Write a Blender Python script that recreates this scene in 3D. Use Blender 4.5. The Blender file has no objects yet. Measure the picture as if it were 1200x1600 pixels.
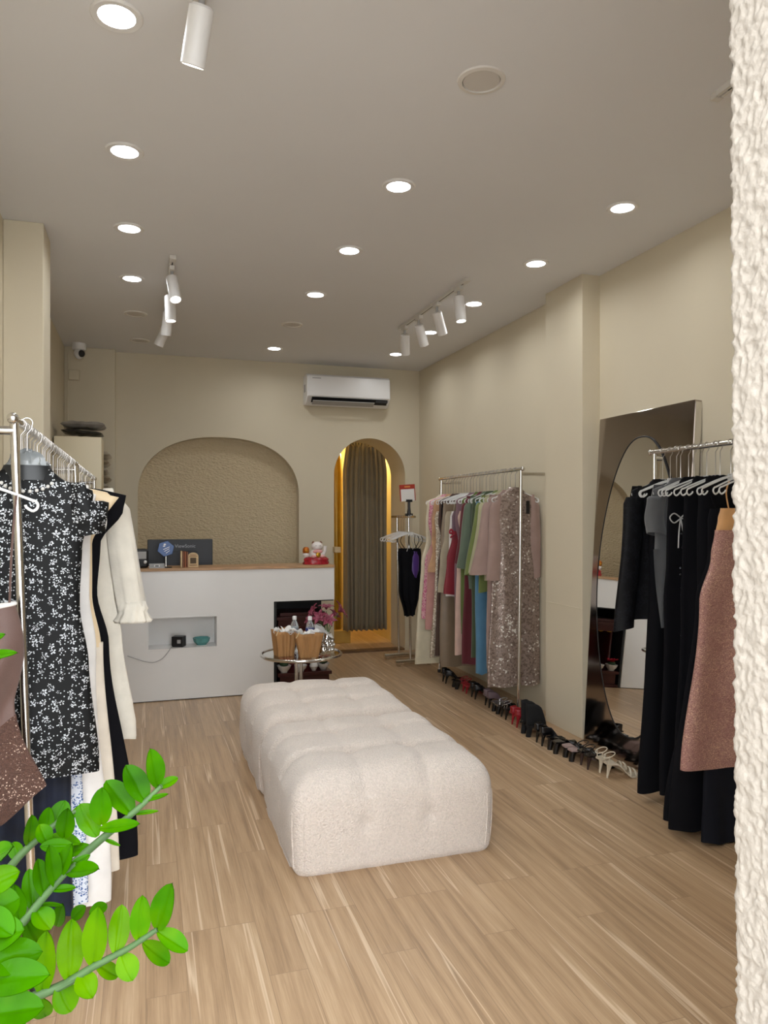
import bpy, math, random
from mathutils import Vector, Matrix, noise
R = math.radians
PI = math.pi
rnd = random.Random(7)
S = bpy.context.scene
COL = S.collection

# ------------------------------------------------------------------ camera, sky, exposure
cam_d = bpy.data.cameras.new('camera')
cam_d.sensor_fit = 'VERTICAL'
cam_d.sensor_height = 36.0
cam_d.sensor_width = 27.0
cam_d.lens = 1160 / 1600 * 36
cam_d.shift_y = 6 / 1600
cam_d.clip_start = 0.02
cam = bpy.data.objects.new('camera', cam_d)
cam.location = (0, 0, 1.5)
cam.rotation_euler = (R(90), 0, -math.atan(372 / 1160))
COL.objects.link(cam)
S.camera = cam

world = bpy.data.worlds.new('daylight')
S.world = world
world.use_nodes = True
bg = world.node_tree.nodes['Background']
bg.inputs['Color'].default_value = (0.93, 0.97, 1.0, 1)
SKY = 6.7
bg.inputs['Strength'].default_value = SKY

S.view_settings.view_transform = 'Standard'
S.view_settings.look = 'None'
S.view_settings.exposure = 0.0
S.view_settings.gamma = 1.0
S.view_settings.use_curve_mapping = False

DOWN_W = 2.5        # each recessed downlight
TRACK_W = 2.4      # each lit track spotlight
BACK_W = 34.0       # warm lamp of the fitting room

# ------------------------------------------------------------------ mesh building
class MB:
    def __init__(s):
        s.v = []; s.f = []; s.m = []; s.mi = 0
    def add(s, vs, fs):
        o = len(s.v)
        s.v += [tuple(p) for p in vs]
        s.f += [tuple(i + o for i in f) for f in fs]
        s.m += [s.mi] * len(fs)
        return s
    def box(s, x0, x1, y0, y1, z0, z1):
        vs = [(x, y, z) for z in (z0, z1) for y in (y0, y1) for x in (x0, x1)]
        return s.add(vs, [(0, 2, 3, 1), (4, 5, 7, 6), (0, 1, 5, 4), (2, 6, 7, 3), (0, 4, 6, 2), (1, 3, 7, 5)])
    def tube(s, path, r, n=10, closed=False, flat=None, cap=True):
        P = [Vector(p) for p in path]
        m = len(P)
        rr = r if isinstance(r, (list, tuple)) else [r] * m
        T = []
        for i in range(m):
            a = P[(i - 1) % m] if closed else P[max(i - 1, 0)]
            b = P[(i + 1) % m] if closed else P[min(i + 1, m - 1)]
            t = (b - a)
            T.append(t.normalized() if t.length > 1e-9 else Vector((0, 0, 1)))
        up = Vector((0, 1, 0)) if abs(T[0].y) < 0.9 else Vector((1, 0, 0))
        U = (up - T[0] * up.dot(T[0])).normalized()
        vs = []
        for i in range(m):
            U = (U - T[i] * U.dot(T[i])).normalized()
            V = T[i].cross(U)
            for j in range(n):
                a = 2 * PI * j / n
                k = flat if flat else 1.0
                vs.append(P[i] + U * (math.cos(a) * rr[i] * k) + V * (math.sin(a) * rr[i]))
        fs = []
        for i in range(m if closed else m - 1):
            i2 = (i + 1) % m
            for j in range(n):
                j2 = (j + 1) % n
                fs.append((i * n + j, i * n + j2, i2 * n + j2, i2 * n + j))
        if cap and not closed:
            fs.append(tuple(range(n - 1, -1, -1)))
            fs.append(tuple((m - 1) * n + j for j in range(n)))
        return s.add(vs, fs)
    def lathe(s, prof, n=28, c=(0, 0, 0), sy=1.0, wob=None):
        vs = []; fs = []
        for i, (r, z) in enumerate(prof):
            for j in range(n):
                a = 2 * PI * j / n
                k = wob(a, i) if wob else 1.0
                vs.append((c[0] + r * k * math.cos(a), c[1] + r * k * sy * math.sin(a), c[2] + z))
        m = len(prof)
        for i in range(m - 1):
            for j in range(n):
                j2 = (j + 1) % n
                fs.append((i * n + j, i * n + j2, (i + 1) * n + j2, (i + 1) * n + j))
        if prof[0][0] > 1e-6: fs.append(tuple(range(n - 1, -1, -1)))
        if prof[-1][0] > 1e-6: fs.append(tuple((m - 1) * n + j for j in range(n)))
        return s.add(vs, fs)
    def ball(s, c, rx, ry=None, rz=None, n=20, m=12):
        ry = ry or rx; rz = rz or rx
        vs = []; fs = []
        for i in range(m + 1):
            t = PI * i / m
            for j in range(n):
                a = 2 * PI * j / n
                vs.append((c[0] + rx * math.sin(t) * math.cos(a), c[1] + ry * math.sin(t) * math.sin(a), c[2] - rz * math.cos(t)))
        for i in range(m):
            for j in range(n):
                j2 = (j + 1) % n
                fs.append((i * n + j, i * n + j2, (i + 1) * n + j2, (i + 1) * n + j))
        return s.add(vs, fs)
    def prism(s, pts, d0, d1, axis='y'):
        """polygon pts (a,b) extruded from d0 to d1 along axis"""
        def P(a, b, d):
            return {'y': (a, d, b), 'x': (d, a, b), 'z': (a, b, d)}[axis]
        n = len(pts)
        vs = [P(a, b, d0) for a, b in pts] + [P(a, b, d1) for a, b in pts]
        fs = [tuple(range(n)), tuple(range(2 * n - 1, n - 1, -1))]
        for i in range(n):
            j = (i + 1) % n
            fs.append((i, i + n, j + n, j))
        return s.add(vs, fs)
    def grid(s, fn, nu, nv):
        vs = [fn(i / nu, j / nv) for j in range(nv + 1) for i in range(nu + 1)]
        fs = [(j * (nu + 1) + i, j * (nu + 1) + i + 1, (j + 1) * (nu + 1) + i + 1, (j + 1) * (nu + 1) + i) for j in range(nv) for i in range(nu)]
        return s.add(vs, fs)

def obj(name, mb, mat, parent=None, smooth=40, bevel=0, loc=None, solid=0):
    me = bpy.data.meshes.new(name)
    me.from_pydata(mb.v, [], mb.f)
    for mm in (mat if isinstance(mat, (list, tuple)) else [mat]):
        me.materials.append(mm)
    if isinstance(mat, (list, tuple)):
        me.polygons.foreach_set('material_index', mb.m)
    me.validate()
    if smooth:
        me.shade_smooth()
        if smooth < 180: me.set_sharp_from_angle(angle=R(smooth))
    o = bpy.data.objects.new(name, me)
    COL.objects.link(o)
    if parent: o.parent = parent
    if loc: o.location = loc
    if bevel:
        b = o.modifiers.new('bevel', 'BEVEL'); b.width = bevel; b.segments = 2; b.limit_method = 'ANGLE'
    if solid:
        b = o.modifiers.new('solid', 'SOLIDIFY'); b.thickness = solid; b.offset = 0
    return o

def tag(o, label, cat, group=None):
    o['label'] = label; o['category'] = cat
    if group: o['group'] = group
    return o

def thing(name, label, cat, loc=(0, 0, 0), rotz=0, group=None):
    o = bpy.data.objects.new(name, None)
    o.empty_display_size = 0.05
    COL.objects.link(o)
    o.location = loc; o.rotation_euler = (0, 0, rotz)
    return tag(o, label, cat, group)

def struct(name, mb, mat, **k):
    o = obj(name, mb, mat, **k); o['kind'] = 'structure'
    return o

def dup(root, loc, rotz=0, label=None, group=None):
    r = root.copy(); COL.objects.link(r); r.location = loc; r.rotation_euler = (0, 0, rotz)
    if label: r['label'] = label
    if group: r['group'] = group
    for ch in list(root.children):
        c = ch.copy(); COL.objects.link(c); c.parent = r
        for g in ch.children:
            d = g.copy(); COL.objects.link(d); d.parent = c
    return r

def text_mesh(name, body, size, mat, parent, loc, rot, depth=0.001):
    cu = bpy.data.curves.new(name, 'FONT'); cu.body = body; cu.size = size; cu.extrude = depth
    cu.align_x = 'CENTER'; cu.align_y = 'CENTER'
    t = bpy.data.objects.new('lettering_source', cu); COL.objects.link(t)
    bpy.context.view_layer.update()
    me = bpy.data.meshes.new_from_object(t.evaluated_get(bpy.context.evaluated_depsgraph_get()))
    bpy.data.objects.remove(t)
    me.materials.clear(); me.materials.append(mat)
    o = bpy.data.objects.new(name, me); COL.objects.link(o)
    o.parent = parent; o.location = loc; o.rotation_euler = rot
    return o

# ------------------------------------------------------------------ materials
def srgb(h):
    c = [int(h[i:i + 2], 16) / 255 for i in (0, 2, 4)]
    return tuple(x / 12.92 if x <= 0.04045 else ((x + 0.055) / 1.055) ** 2.4 for x in c) + (1,)

class NT:
    def __init__(s, name):
        s.mat = bpy.data.materials.new(name); s.mat.use_nodes = True
        s.t = s.mat.node_tree; s.p = s.t.nodes['Principled BSDF']
    def n(s, kind, **k):
        x = s.t.nodes.new(kind)
        for a, b in k.items():
            if a.startswith('i_'):
                key = a[2:].replace('_', ' ')
                x.inputs[key].default_value = b
            else: setattr(x, a, b)
        return x
    def l(s, a, b): s.t.links.new(a, b)
    def math(s, op, a, b=None, c=None):
        x = s.t.nodes.new('ShaderNodeMath'); x.operation = op
        for i, q in enumerate((a, b, c)):
            if q is None: continue
            if isinstance(q, (int, float)): x.inputs[i].default_value = q
            else: s.l(q, x.inputs[i])
        return x.outputs[0]
    def ramp(s, fac, stops):
        x = s.t.nodes.new('ShaderNodeValToRGB')
        e = x.color_ramp.elements
        while len(e) < len(stops): e.new(0.5)
        for q, (p, c) in zip(e, stops):
            q.position = p; q.color = c if len(c) == 4 else tuple(c) + (1,)
        s.l(fac, x.inputs[0]); return x.outputs[0]
    def coords(s, sc=(1, 1, 1), rot=(0, 0, 0)):
        tc = s.t.nodes.new('ShaderNodeTexCoord'); mp = s.t.nodes.new('ShaderNodeMapping')
        mp.inputs['Scale'].default_value = sc; mp.inputs['Rotation'].default_value = rot
        s.l(tc.outputs['Object'], mp.inputs[0]); return mp.outputs[0]
    def noise(s, vec, scale, detail=3, rough=0.5):
        x = s.n('ShaderNodeTexNoise', i_Scale=scale, i_Detail=detail, i_Roughness=rough)
        s.l(vec, x.inputs['Vector']); return x.outputs['Fac']
    def bump(s, h, strength, dist=0.01):
        b = s.n('ShaderNodeBump', i_Strength=strength, i_Distance=dist)
        s.l(h, b.inputs['Height']); s.l(b.outputs[0], s.p.inputs['Normal'])
    def set(s, color=None, rough=None, metal=None, **k):
        if color is not None: s.p.inputs['Base Color'].default_value = color
        if rough is not None: s.p.inputs['Roughness'].default_value = rough
        if metal is not None: s.p.inputs['Metallic'].default_value = metal
        for a, b in k.items(): s.p.inputs[a.replace('_', ' ')].default_value = b
        return s

def M(name, col, rough=0.5, metal=0, var=0.0, vs=8, bump=0, bs=60, bd=0.004, detail=3, sc=(1, 1, 1), **k):
    """plain procedural material: colour with slight noise variation and noise bump"""
    t = NT(name); c = srgb(col) if isinstance(col, str) else col
    t.set(c, rough, metal, **k)
    v = t.coords(sc)
    if var:
        n = t.noise(v, vs, detail)
        t.l(t.ramp(n, [(0.3, tuple(x * (1 - var) for x in c[:3])), (0.7, tuple(min(1, x * (1 + var)) for x in c[:3]))]), t.p.inputs['Base Color'])
    if bump: t.bump(t.noise(v, bs, detail), bump, bd)
    return t.mat

def emit(name, col, strength):
    t = NT(name); t.set((0.8, 0.8, 0.8, 1), 0.4)
    t.p.inputs['Emission Color'].default_value = col; t.p.inputs['Emission Strength'].default_value = strength
    return t.mat

WALLC = 'd6cbb3'
m_wall = M('cream_wall_paint', WALLC, 0.75, var=0.03, vs=1.3, bump=0.12, bs=70, bd=0.002)
m_ceil = M('ceiling_paint', 'e6e6e8', 0.8, var=0.015, vs=1)
m_chrome = M('chrome_tube', (0.72, 0.70, 0.67, 1), 0.16, 1.0, var=0.05, vs=5)
m_whitelam = M('white_laminate', 'e4e2df', 0.22, var=0.02, vs=3)
m_black = M('black_satin_plastic', '17171a', 0.4, var=0.1)
m_white = M('white_plastic', 'e6e4e2', 0.35, var=0.01)
m_greyplastic = M('grey_plastic', 'a9a7a6', 0.45, var=0.03)

def floor_mat():
    t = NT('oak_plank_floor')
    tc = t.n('ShaderNodeTexCoord'); sx = t.n('ShaderNodeSeparateXYZ'); t.l(tc.outputs['Object'], sx.inputs[0])
    cb = t.n('ShaderNodeCombineXYZ'); t.l(sx.outputs[1], cb.inputs[0]); t.l(sx.outputs[0], cb.inputs[1])
    br = t.n('ShaderNodeTexBrick', i_Scale=1.0, i_Mortar_Size=0.0012, i_Mortar_Smooth=0.3, i_Bias=0.0, i_Brick_Width=0.92, i_Row_Height=0.128)
    br.inputs['Color1'].default_value = (0, 0, 0, 1); br.inputs['Color2'].default_value = (1, 1, 1, 1); br.inputs['Mortar'].default_value = (0.5, 0.5, 0.5, 1)
    br.offset = 0.37; br.offset_frequency = 3
    t.l(cb.outputs[0], br.inputs['Vector'])
    rb = t.n('ShaderNodeRGBToBW'); t.l(br.outputs['Color'], rb.inputs[0])
    off = t.math('MULTIPLY', rb.outputs[0], 13.7)
    def stretched(kx, ky):
        c2 = t.n('ShaderNodeCombineXYZ')
        t.l(t.math('MULTIPLY', sx.outputs[0], kx), c2.inputs[0]); t.l(t.math('MULTIPLY', sx.outputs[1], ky), c2.inputs[1]); t.l(off, c2.inputs[2])
        return c2.outputs[0]
    g1 = t.noise(stretched(30, 1.3), 1.0, 5, 0.62)
    g2 = t.noise(stretched(230, 4.5), 1.0, 3, 0.7)
    g3 = t.noise(stretched(24, 0.40), 1.0, 2, 0.5)
    wv = t.n('ShaderNodeTexWave', i_Scale=1.0, i_Distortion=16.0, i_Detail=2.0)
    wv.inputs['Detail Scale'].default_value = 0.6
    wv.bands_direction = 'X'
    t.l(stretched(5, 0.8), wv.inputs['Vector'])
    mix = t.math('ADD', t.math('MULTIPLY', g1, 0.46), t.math('ADD', t.math('MULTIPLY', g2, 0.30), t.math('MULTIPLY', wv.outputs['Fac'], 0.06)))
    mix = t.math('ADD', mix, t.math('MULTIPLY', rb.outputs[0], 0.09))
    base = t.ramp(mix, [(0.26, srgb('876c52')), (0.40, srgb('ac8e6d')), (0.52, srgb('bd9f7d')), (0.68, srgb('d4ba99'))])
    streak = t.ramp(g3, [(0.605, (0, 0, 0)), (0.63, (1, 1, 1)), (0.67, (0, 0, 0))])
    sv = t.n('ShaderNodeRGBToBW'); t.l(streak, sv.inputs[0])
    m1 = t.n('ShaderNodeMixRGB'); t.l(t.math('MULTIPLY', sv.outputs[0], 0.65), m1.inputs[0]); t.l(base, m1.inputs[1]); m1.inputs[2].default_value = srgb('ead3b6')
    m2 = t.n('ShaderNodeMixRGB'); t.l(t.math('MULTIPLY', br.outputs['Fac'], 0.55), m2.inputs[0]); t.l(m1.outputs[0], m2.inputs[1]); m2.inputs[2].default_value = srgb('6b523c')
    t.l(m2.outputs[0], t.p.inputs['Base Color'])
    t.set(rough=0.42)
    t.l(t.math('ADD', t.math('MULTIPLY', g1, 0.18), 0.28), t.p.inputs['Roughness'])
    t.bump(t.math('SUBTRACT', t.math('MULTIPLY', g2, 0.3), br.outputs['Fac']), 0.25, 0.0015)
    return t.mat
m_floor = floor_mat()

def stucco(name, col, scale, strength, dist, sc=(1, 1, 1)):
    t = NT(name); t.set(srgb(col), 0.85)
    v = t.coords(sc)
    n1 = t.noise(v, scale, 4, 0.6)
    vo = t.n('ShaderNodeTexVoronoi', i_Scale=scale * 0.8); vo.feature = 'SMOOTH_F1'; t.l(v, vo.inputs['Vector'])
    h = t.math('SUBTRACT', n1, t.math('MULTIPLY', vo.outputs['Distance'], 0.7))
    t.bump(h, strength, dist)
    return t.mat
m_niche = stucco('niche_stucco', 'd6c4a2', 42, 0.8, 0.022, (1, 1, 1.8))
m_pillar = stucco('pillar_stucco', 'a59c91', 130, 0.5, 0.004)

def fabric(name, col, rough=0.85, var=0.06, sheen=0.3, bs=220, b=0.25, **k):
    return M(name, col, rough, var=var, vs=14, bump=b, bs=bs, bd=0.002, Sheen_Weight=sheen, **k)

def sequin(name, col, dark, scale=170, metal=0.55, rough=0.3, hi='f6efe4', bias=0.78, sc=(1, 1, 1)):
    t = NT(name); t.set(srgb(col), rough, metal)
    v = t.coords(sc)
    vo = t.n('ShaderNodeTexVoronoi', i_Scale=scale); t.l(v, vo.inputs['Vector'])
    s3 = t.n('ShaderNodeSeparateColor'); t.l(vo.outputs['Color'], s3.inputs[0])
    big = t.noise(v, 7, 2)
    f = t.math('ADD', s3.outputs[0], t.math('MULTIPLY', t.math('SUBTRACT', big, 0.5), 0.5))
    c = t.ramp(f, [(0.12, srgb(dark)), (0.5, srgb(col)), (bias, srgb(col)), (min(0.99, bias + 0.14), srgb(hi))])  # palest cells are sequin glints put into the colour
    t.l(c, t.p.inputs['Base Color'])
    nm = t.n('ShaderNodeNormalMap', i_Strength=0.55)
    cc = t.n('ShaderNodeMixRGB'); cc.inputs[0].default_value = 0.72; t.l(vo.outputs['Color'], cc.inputs[1]); cc.inputs[2].default_value = (0.5, 0.5, 1, 1)
    t.bump(t.math('ADD', vo.outputs['Distance'], t.math('MULTIPLY', s3.outputs[1], 0.6)), 0.6, 0.004)
    t.t.nodes.remove(nm); t.t.nodes.remove(cc)
    return t.mat

def flowers(name, base, petal, scale, size=0.42, dots=True, metal=0.4, dot_scale=95, dot_size=0.16, r=0.6):
    """scattered five-petal blossoms and dots on cloth, laid out in the cloth's own x/z plane"""
    t = NT(name)
    v0 = t.coords()
    sp = t.n('ShaderNodeSeparateXYZ'); t.l(v0, sp.inputs[0])
    cb = t.n('ShaderNodeCombineXYZ'); t.l(sp.outputs[0], cb.inputs[0]); t.l(sp.outputs[2], cb.inputs[1])
    vo = t.n('ShaderNodeTexVoronoi', i_Scale=scale, voronoi_dimensions='2D', i_Randomness=0.85); t.l(cb.outputs[0], vo.inputs['Vector'])
    sc = t.n('ShaderNodeVectorMath', operation='SUBTRACT'); t.l(cb.outputs[0], sc.inputs[0]); t.l(vo.outputs['Position'], sc.inputs[1])
    q = t.n('ShaderNodeSeparateXYZ'); t.l(sc.outputs[0], q.inputs[0])
    cs = t.n('ShaderNodeSeparateColor'); t.l(vo.outputs['Color'], cs.inputs[0])
    ang = t.math('ADD', t.math('ARCTAN2', q.outputs[1], q.outputs[0]), t.math('MULTIPLY', cs.outputs[1], 6.0))
    pet = t.math('ABSOLUTE', t.math('COSINE', t.math('MULTIPLY', ang, 2.5)))
    rad = t.math('MULTIPLY', t.math('ADD', t.math('MULTIPLY', pet, 0.8), 0.2), t.math('ADD', t.math('MULTIPLY', cs.outputs[0], size * 0.6), size * 0.45))
    dist = t.math('MULTIPLY', vo.outputs['Distance'], 1.0)
    m1 = t.math('LESS_THAN', dist, rad)
    m1 = t.math('MULTIPLY', m1, t.math('GREATER_THAN', dist, 0.07))
    m1 = t.math('MULTIPLY', m1, t.math('GREATER_THAN', t.noise(cb.outputs[0], 190, 1), 0.49))
    if dots:
        v2 = t.n('ShaderNodeTexVoronoi', i_Scale=dot_scale, voronoi_dimensions='2D'); t.l(cb.outputs[0], v2.inputs['Vector'])
        c2 = t.n('ShaderNodeSeparateColor'); t.l(v2.outputs['Color'], c2.inputs[0])
        m2 = t.math('MULTIPLY', t.math('LESS_THAN', v2.outputs['Distance'], dot_size), t.math('GREATER_THAN', c2.outputs[0], 0.55))
        m1 = t.math('MAXIMUM', m1, m2)
    mx = t.n('ShaderNodeMixRGB'); t.l(m1, mx.inputs[0]); mx.inputs[1].default_value = srgb(base); mx.inputs[2].default_value = srgb(petal)
    t.l(mx.outputs[0], t.p.inputs['Base Color'])
    t.l(t.math('MULTIPLY', m1, metal), t.p.inputs['Metallic'])
    t.set(rough=r, Specular_IOR_Level=0.2)
    t.bump(m1, 0.4, 0.002)
    return t.mat

def boucle():
    t = NT('cream_boucle'); c = srgb('dacec4')
    t.set(c, 0.95, Sheen_Weight=0.4)
    v = t.coords()
    n1 = t.noise(v, 120, 3, 0.6)
    vo = t.n('ShaderNodeTexVoronoi', i_Scale=150); t.l(v, vo.inputs['Vector'])
    t.l(t.ramp(n1, [(0.3, tuple(x * 0.86 for x in c[:3])), (0.65, tuple(min(1, x * 1.05) for x in c[:3]))]), t.p.inputs['Base Color'])
    t.bump(t.math('SUBTRACT', n1, t.math('MULTIPLY', vo.outputs['Distance'], 0.8)), 0.8, 0.005)
    return t.mat
m_boucle = boucle()

# ------------------------------------------------------------------ the room
XL, XR, YB, H = -0.745, 2.925, 7.82, 3.125
struct('floor', MB().box(-1.2, 3.1, 1.0, 9.75, -0.06, 0.0), m_floor, smooth=0)
m_pave = M('grey_paving', '8f8b86', 0.8, var=0.1, vs=6, bump=0.3)
struct('floor_outside', MB().box(-7, 7, -9, 1.0, -0.1, -0.02), m_pave, smooth=0)
struct('ceiling', MB().box(-1.2, 3.1, 0.8, 8.2, H, H + 0.1), m_ceil, smooth=0)
struct('wall_left', MB().box(XL - 0.12, XL, 1.06, 8.2, 0, H), m_wall, smooth=0)
struct('wall_right', MB().box(XR, XR + 0.12, 1.06, 8.2, 0, H), m_wall, smooth=0)
struct('trim_1', MB().box(XL, -0.54, 4.5, 4.8, 0, H), m_wall, smooth=0, bevel=0.006)
struct('trim_2', MB().box(2.79, XR, 4.34, 4.82, 0, H).box(2.787, 2.79, 4.336, 4.824, 0.872, 0.876), m_wall, smooth=0, bevel=0.005)
struct('trim_3', MB().box(XL, -0.285, 7.70, YB, 0, H), m_wall, smooth=0, bevel=0.006)

def niche_z(x):
    u = abs((x - 0.738) / 0.8165)
    return 1.70 + 0.612 * max(0.0, 1 - u ** 2.3) ** (1 / 2.3) if u < 1 else None
def arch_z(x):
    u = (x - 2.3475) / 0.4075
    return 1.945 + 0.4075 * math.sqrt(max(0.0, 1 - u * u)) if abs(u) < 1 else None

def wall_with_openings():
    mb = MB()
    xs = [XL]
    n0, n1, a0, a1 = 0.738 - 0.8165, 0.738 + 0.8165, 1.94, 2.755
    cosx = lambda a, b, n: [a + (b - a) * (0.5 - 0.5 * math.cos(PI * i / n)) for i in range(n + 1)]
    def strip(x0, x1, z0, z1, y0, y1):
        pass
    def seg(x0, x1): mb.add([(x0, YB, 0), (x1, YB, 0), (x1, YB, H), (x0, YB, H)], [(0, 1, 2, 3)])
    seg(XL, n0); seg(n1, a0); seg(a1, XR)
    for lst, fz, dep in ((cosx(n0, n1, 72), niche_z, 0.13), (cosx(a0, a1, 48), arch_z, 0.50)):
        zs = [fz(x) for x in lst]
        base = 1.70 if fz is niche_z else 1.945
        zs = [z if z is not None else base for z in zs]
        for i in range(len(lst) - 1):
            x0, x1, z0, z1 = lst[i], lst[i + 1], zs[i], zs[i + 1]
            mb.add([(x0, YB, z0), (x1, YB, z1), (x1, YB, H), (x0, YB, H)], [(0, 1, 2, 3)])
            mb.add([(x0, YB, z0), (x1, YB, z1), (x1, YB + dep, z1), (x0, YB + dep, z0)], [(3, 2, 1, 0)])
        for x, o in ((lst[0], 0), (lst[-1], 1)):
            mb.add([(x, YB, 0), (x, YB + dep, 0), (x, YB + dep, base), (x, YB, base)], [(0, 1, 2, 3) if o == 0 else (3, 2, 1, 0)])
    # body of the wall behind its face
    mb.box(XL - 0.1, n0 - 0.004, YB + 0.002, YB + 0.36, 0, H); mb.box(n0 - 0.004, n1 + 0.004, YB + 0.131, YB + 0.36, 0, H)
    mb.box(n0, n1, YB + 0.002, YB + 0.131, 2.35, H)
    mb.box(n1 + 0.004, a0 - 0.004, YB + 0.002, YB + 0.50, 0, H); mb.box(a0, a1, YB + 0.002, YB + 0.50, 2.4, H); mb.box(a1 + 0.004, XR + 0.1, YB + 0.002, YB + 0.50, 0, H)
    return mb
struct('wall_back', wall_with_openings(), m_wall, smooth=30)
struct('wall_niche', MB().grid(lambda u, v: (-0.0785 + 1.633 * u, YB + 0.128 + 0.0, 0.3 + 2.03 * v), 1, 1), m_niche, smooth=0)

# fitting room beyond the arch
m_warmwall = M('ochre_wall_paint', 'd8c48c', 0.7, var=0.05, vs=2)
fr = MB().box(1.2, 1.3, 8.18, 9.75, 0, 2.9).box(2.80, 2.9, 8.18, 9.75, 0, 2.9).box(1.2, 2.9, 9.65, 9.75, 0, 2.9).box(1.2, 2.9, 8.18, 9.75, 2.9, 3.0)
struct('wall_fitting_room', fr, m_warmwall, smooth=0)
struct('trim_4', MB().box(1.94, 2.755, 7.83, 7.95, 0, 0.02), M('threshold_wood', '6e5238', 0.5, var=0.2, vs=9), smooth=0)

# street front: rough plaster jamb on the right, header above, plain wall on the left
def pillar():
    mb = MB()
    y1, x0 = 1.046, 0.98
    def rough(p):
        n = noise.noise(Vector(p) * 34) * 0.5 + noise.noise(Vector(p) * 75 + Vector((5, 1, 2))) * 0.45 + noise.noise(Vector(p) * 160) * 0.25
        rid = 1 - abs(noise.noise(Vector((p[0] * 40, p[1] * 62, p[2] * 40)) + Vector((9, 9, 9)))) * 2
        return n * 0.0042 + rid * 0.0032
    def edge(z): return y1 + 0.012 * (z - 0.85) / 1.35
    def jamb(u, v):
        z = 0.5 + 2.0 * v; y = 0.86 + (edge(z) - 0.86) * u
        k = rough((0, y, z))
        r = 0.006
        d = edge(z) - y
        xx = x0 - k + (r - math.sqrt(max(0, r * r - max(0, r - d) ** 2)) if d < r else 0)
        return (xx, y + (k * 0.9 if u > 0.97 else 0), z)
    mb.grid(lambda u, v: jamb(1 - u, v), 62, 660)
    def inner(u, v):
        z = 0.5 + 2.0 * v; x = x0 + 0.006 + 0.2 * u
        return (x, edge(z) + rough((x, 0, z)) * 0.9 * (1 if u > 0.02 else 1), z)
    mb.grid(lambda u, v: inner(1 - u, v), 40, 660)
    # remaining plain faces of the pier
    mb.box(x0 + 0.012, x0 + 0.5, 0.5, 1.03, 0, 2.8)
    mb.box(x0, x0 + 0.3, 0.5, 0.86, 0, 2.8)
    mb.box(x0, x0 + 0.3, 0.86, 1.04, 0, 0.5); mb.box(x0, x0 + 0.3, 0.86, 1.04, 2.5, 2.8)
    return mb
struct('wall_front_pier', pillar(), m_pillar, smooth=180)
struct('wall_front', MB().box(1.2, 3.1, 0.8, 1.06, 0, H + 0.1).box(-7, XL - 0.02, 0.8, 1.06, 0, H + 0.1).box(XL - 0.1, 1.3, 0.8, 1.06, 2.8, H + 0.1), m_pillar, smooth=0)

# ------------------------------------------------------------------ lights that hang on the ceiling
m_diff = emit('lit_led_diffuser', (0.97, 0.98, 1.0, 1), 14.0)
def area_light(name, parent, loc, size, watts, col, spread=160):
    d = bpy.data.lights.new(name, 'AREA'); d.shape = 'DISK'; d.size = size; d.energy = watts; d.color = col; d.spread = R(spread)
    o = bpy.data.objects.new(name, d); COL.objects.link(o); o.parent = parent; o.location = loc
    return o
trim_bm = MB().lathe([(0.059, 0.0), (0.059, -0.006), (0.078, -0.008), (0.083, -0.003), (0.083, 0.0)], 40)
diff_bm = MB().lathe([(0.0, -0.0045), (0.059, -0.0045), (0.059, -0.001)], 40)
rows = {'left': -0.09, 'middle': 1.185, 'right': 2.39}
lit = [(-0.09, 2.56), (-0.09, 3.50), (-0.09, 4.43), (-0.09, 5.36), (1.185, 3.46), (1.185, 4.39), (1.185, 5.34), (1.185, 7.18),
       (2.39, 3.34), (2.39, 4.25), (2.39, 5.20), (2.39, 6.13), (2.39, 7.06)]
ordw = ['nearest', 'second', 'third', 'fourth', 'fifth']
cnt = {}
proto = None
for x, y in lit:
    row = 'left' if x < 0 else ('middle' if x < 2 else 'right')
    k = cnt.get(row, 0); cnt[row] = k + 1
    lab = f'lit round ceiling downlight, {ordw[k]} one to the doorway in the {row} row'
    if row == 'middle' and k == 3: lab = 'lit round ceiling downlight in front of the air conditioner'
    if proto is None:
        proto = thing('recessed_downlight', lab, 'ceiling light', (x, y, H), 0, 'lit recessed downlights')
        obj('trim_ring', trim_bm, m_white, proto); obj('diffuser', diff_bm, m_diff, proto)['label'] = 'glowing white diffuser'
        area_light('downlight_lamp', proto, (0, 0, -0.012), 0.12, DOWN_W, (0.95, 0.98, 1.0))
        t = proto
    else: dup(proto, (x, y, H), 0, lab)
m_off = M('unlit_diffuser', 'd4cfc9', 0.6)
m_offring = M('unlit_ring', 'e4e0da', 0.5)
un = [(1.191, 2.525, 'large unlit round ceiling speaker near the doorway'), (-0.078, 6.29, 'unlit round ceiling fitting at the far end of the left row'),
      (1.18, 6.24, 'unlit round ceiling fitting between two lit ones in the middle row'), (-0.056, 7.24, 'faint unlit ceiling disc above the counter, nearest to the back wall')]
for x, y, lab in un:
    t = thing('ceiling_speaker', lab, 'ceiling fitting', (x, y, H), 0, 'unlit round ceiling fittings')
    obj('grille', MB().lathe([(0, -0.004), (0.068, -0.004), (0.068, 0)], 40), m_off, t)
    obj('trim_ring', MB().lathe([(0.070, 0), (0.072, -0.008), (0.088, -0.006), (0.09, 0)], 40), m_offring, t)

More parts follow.
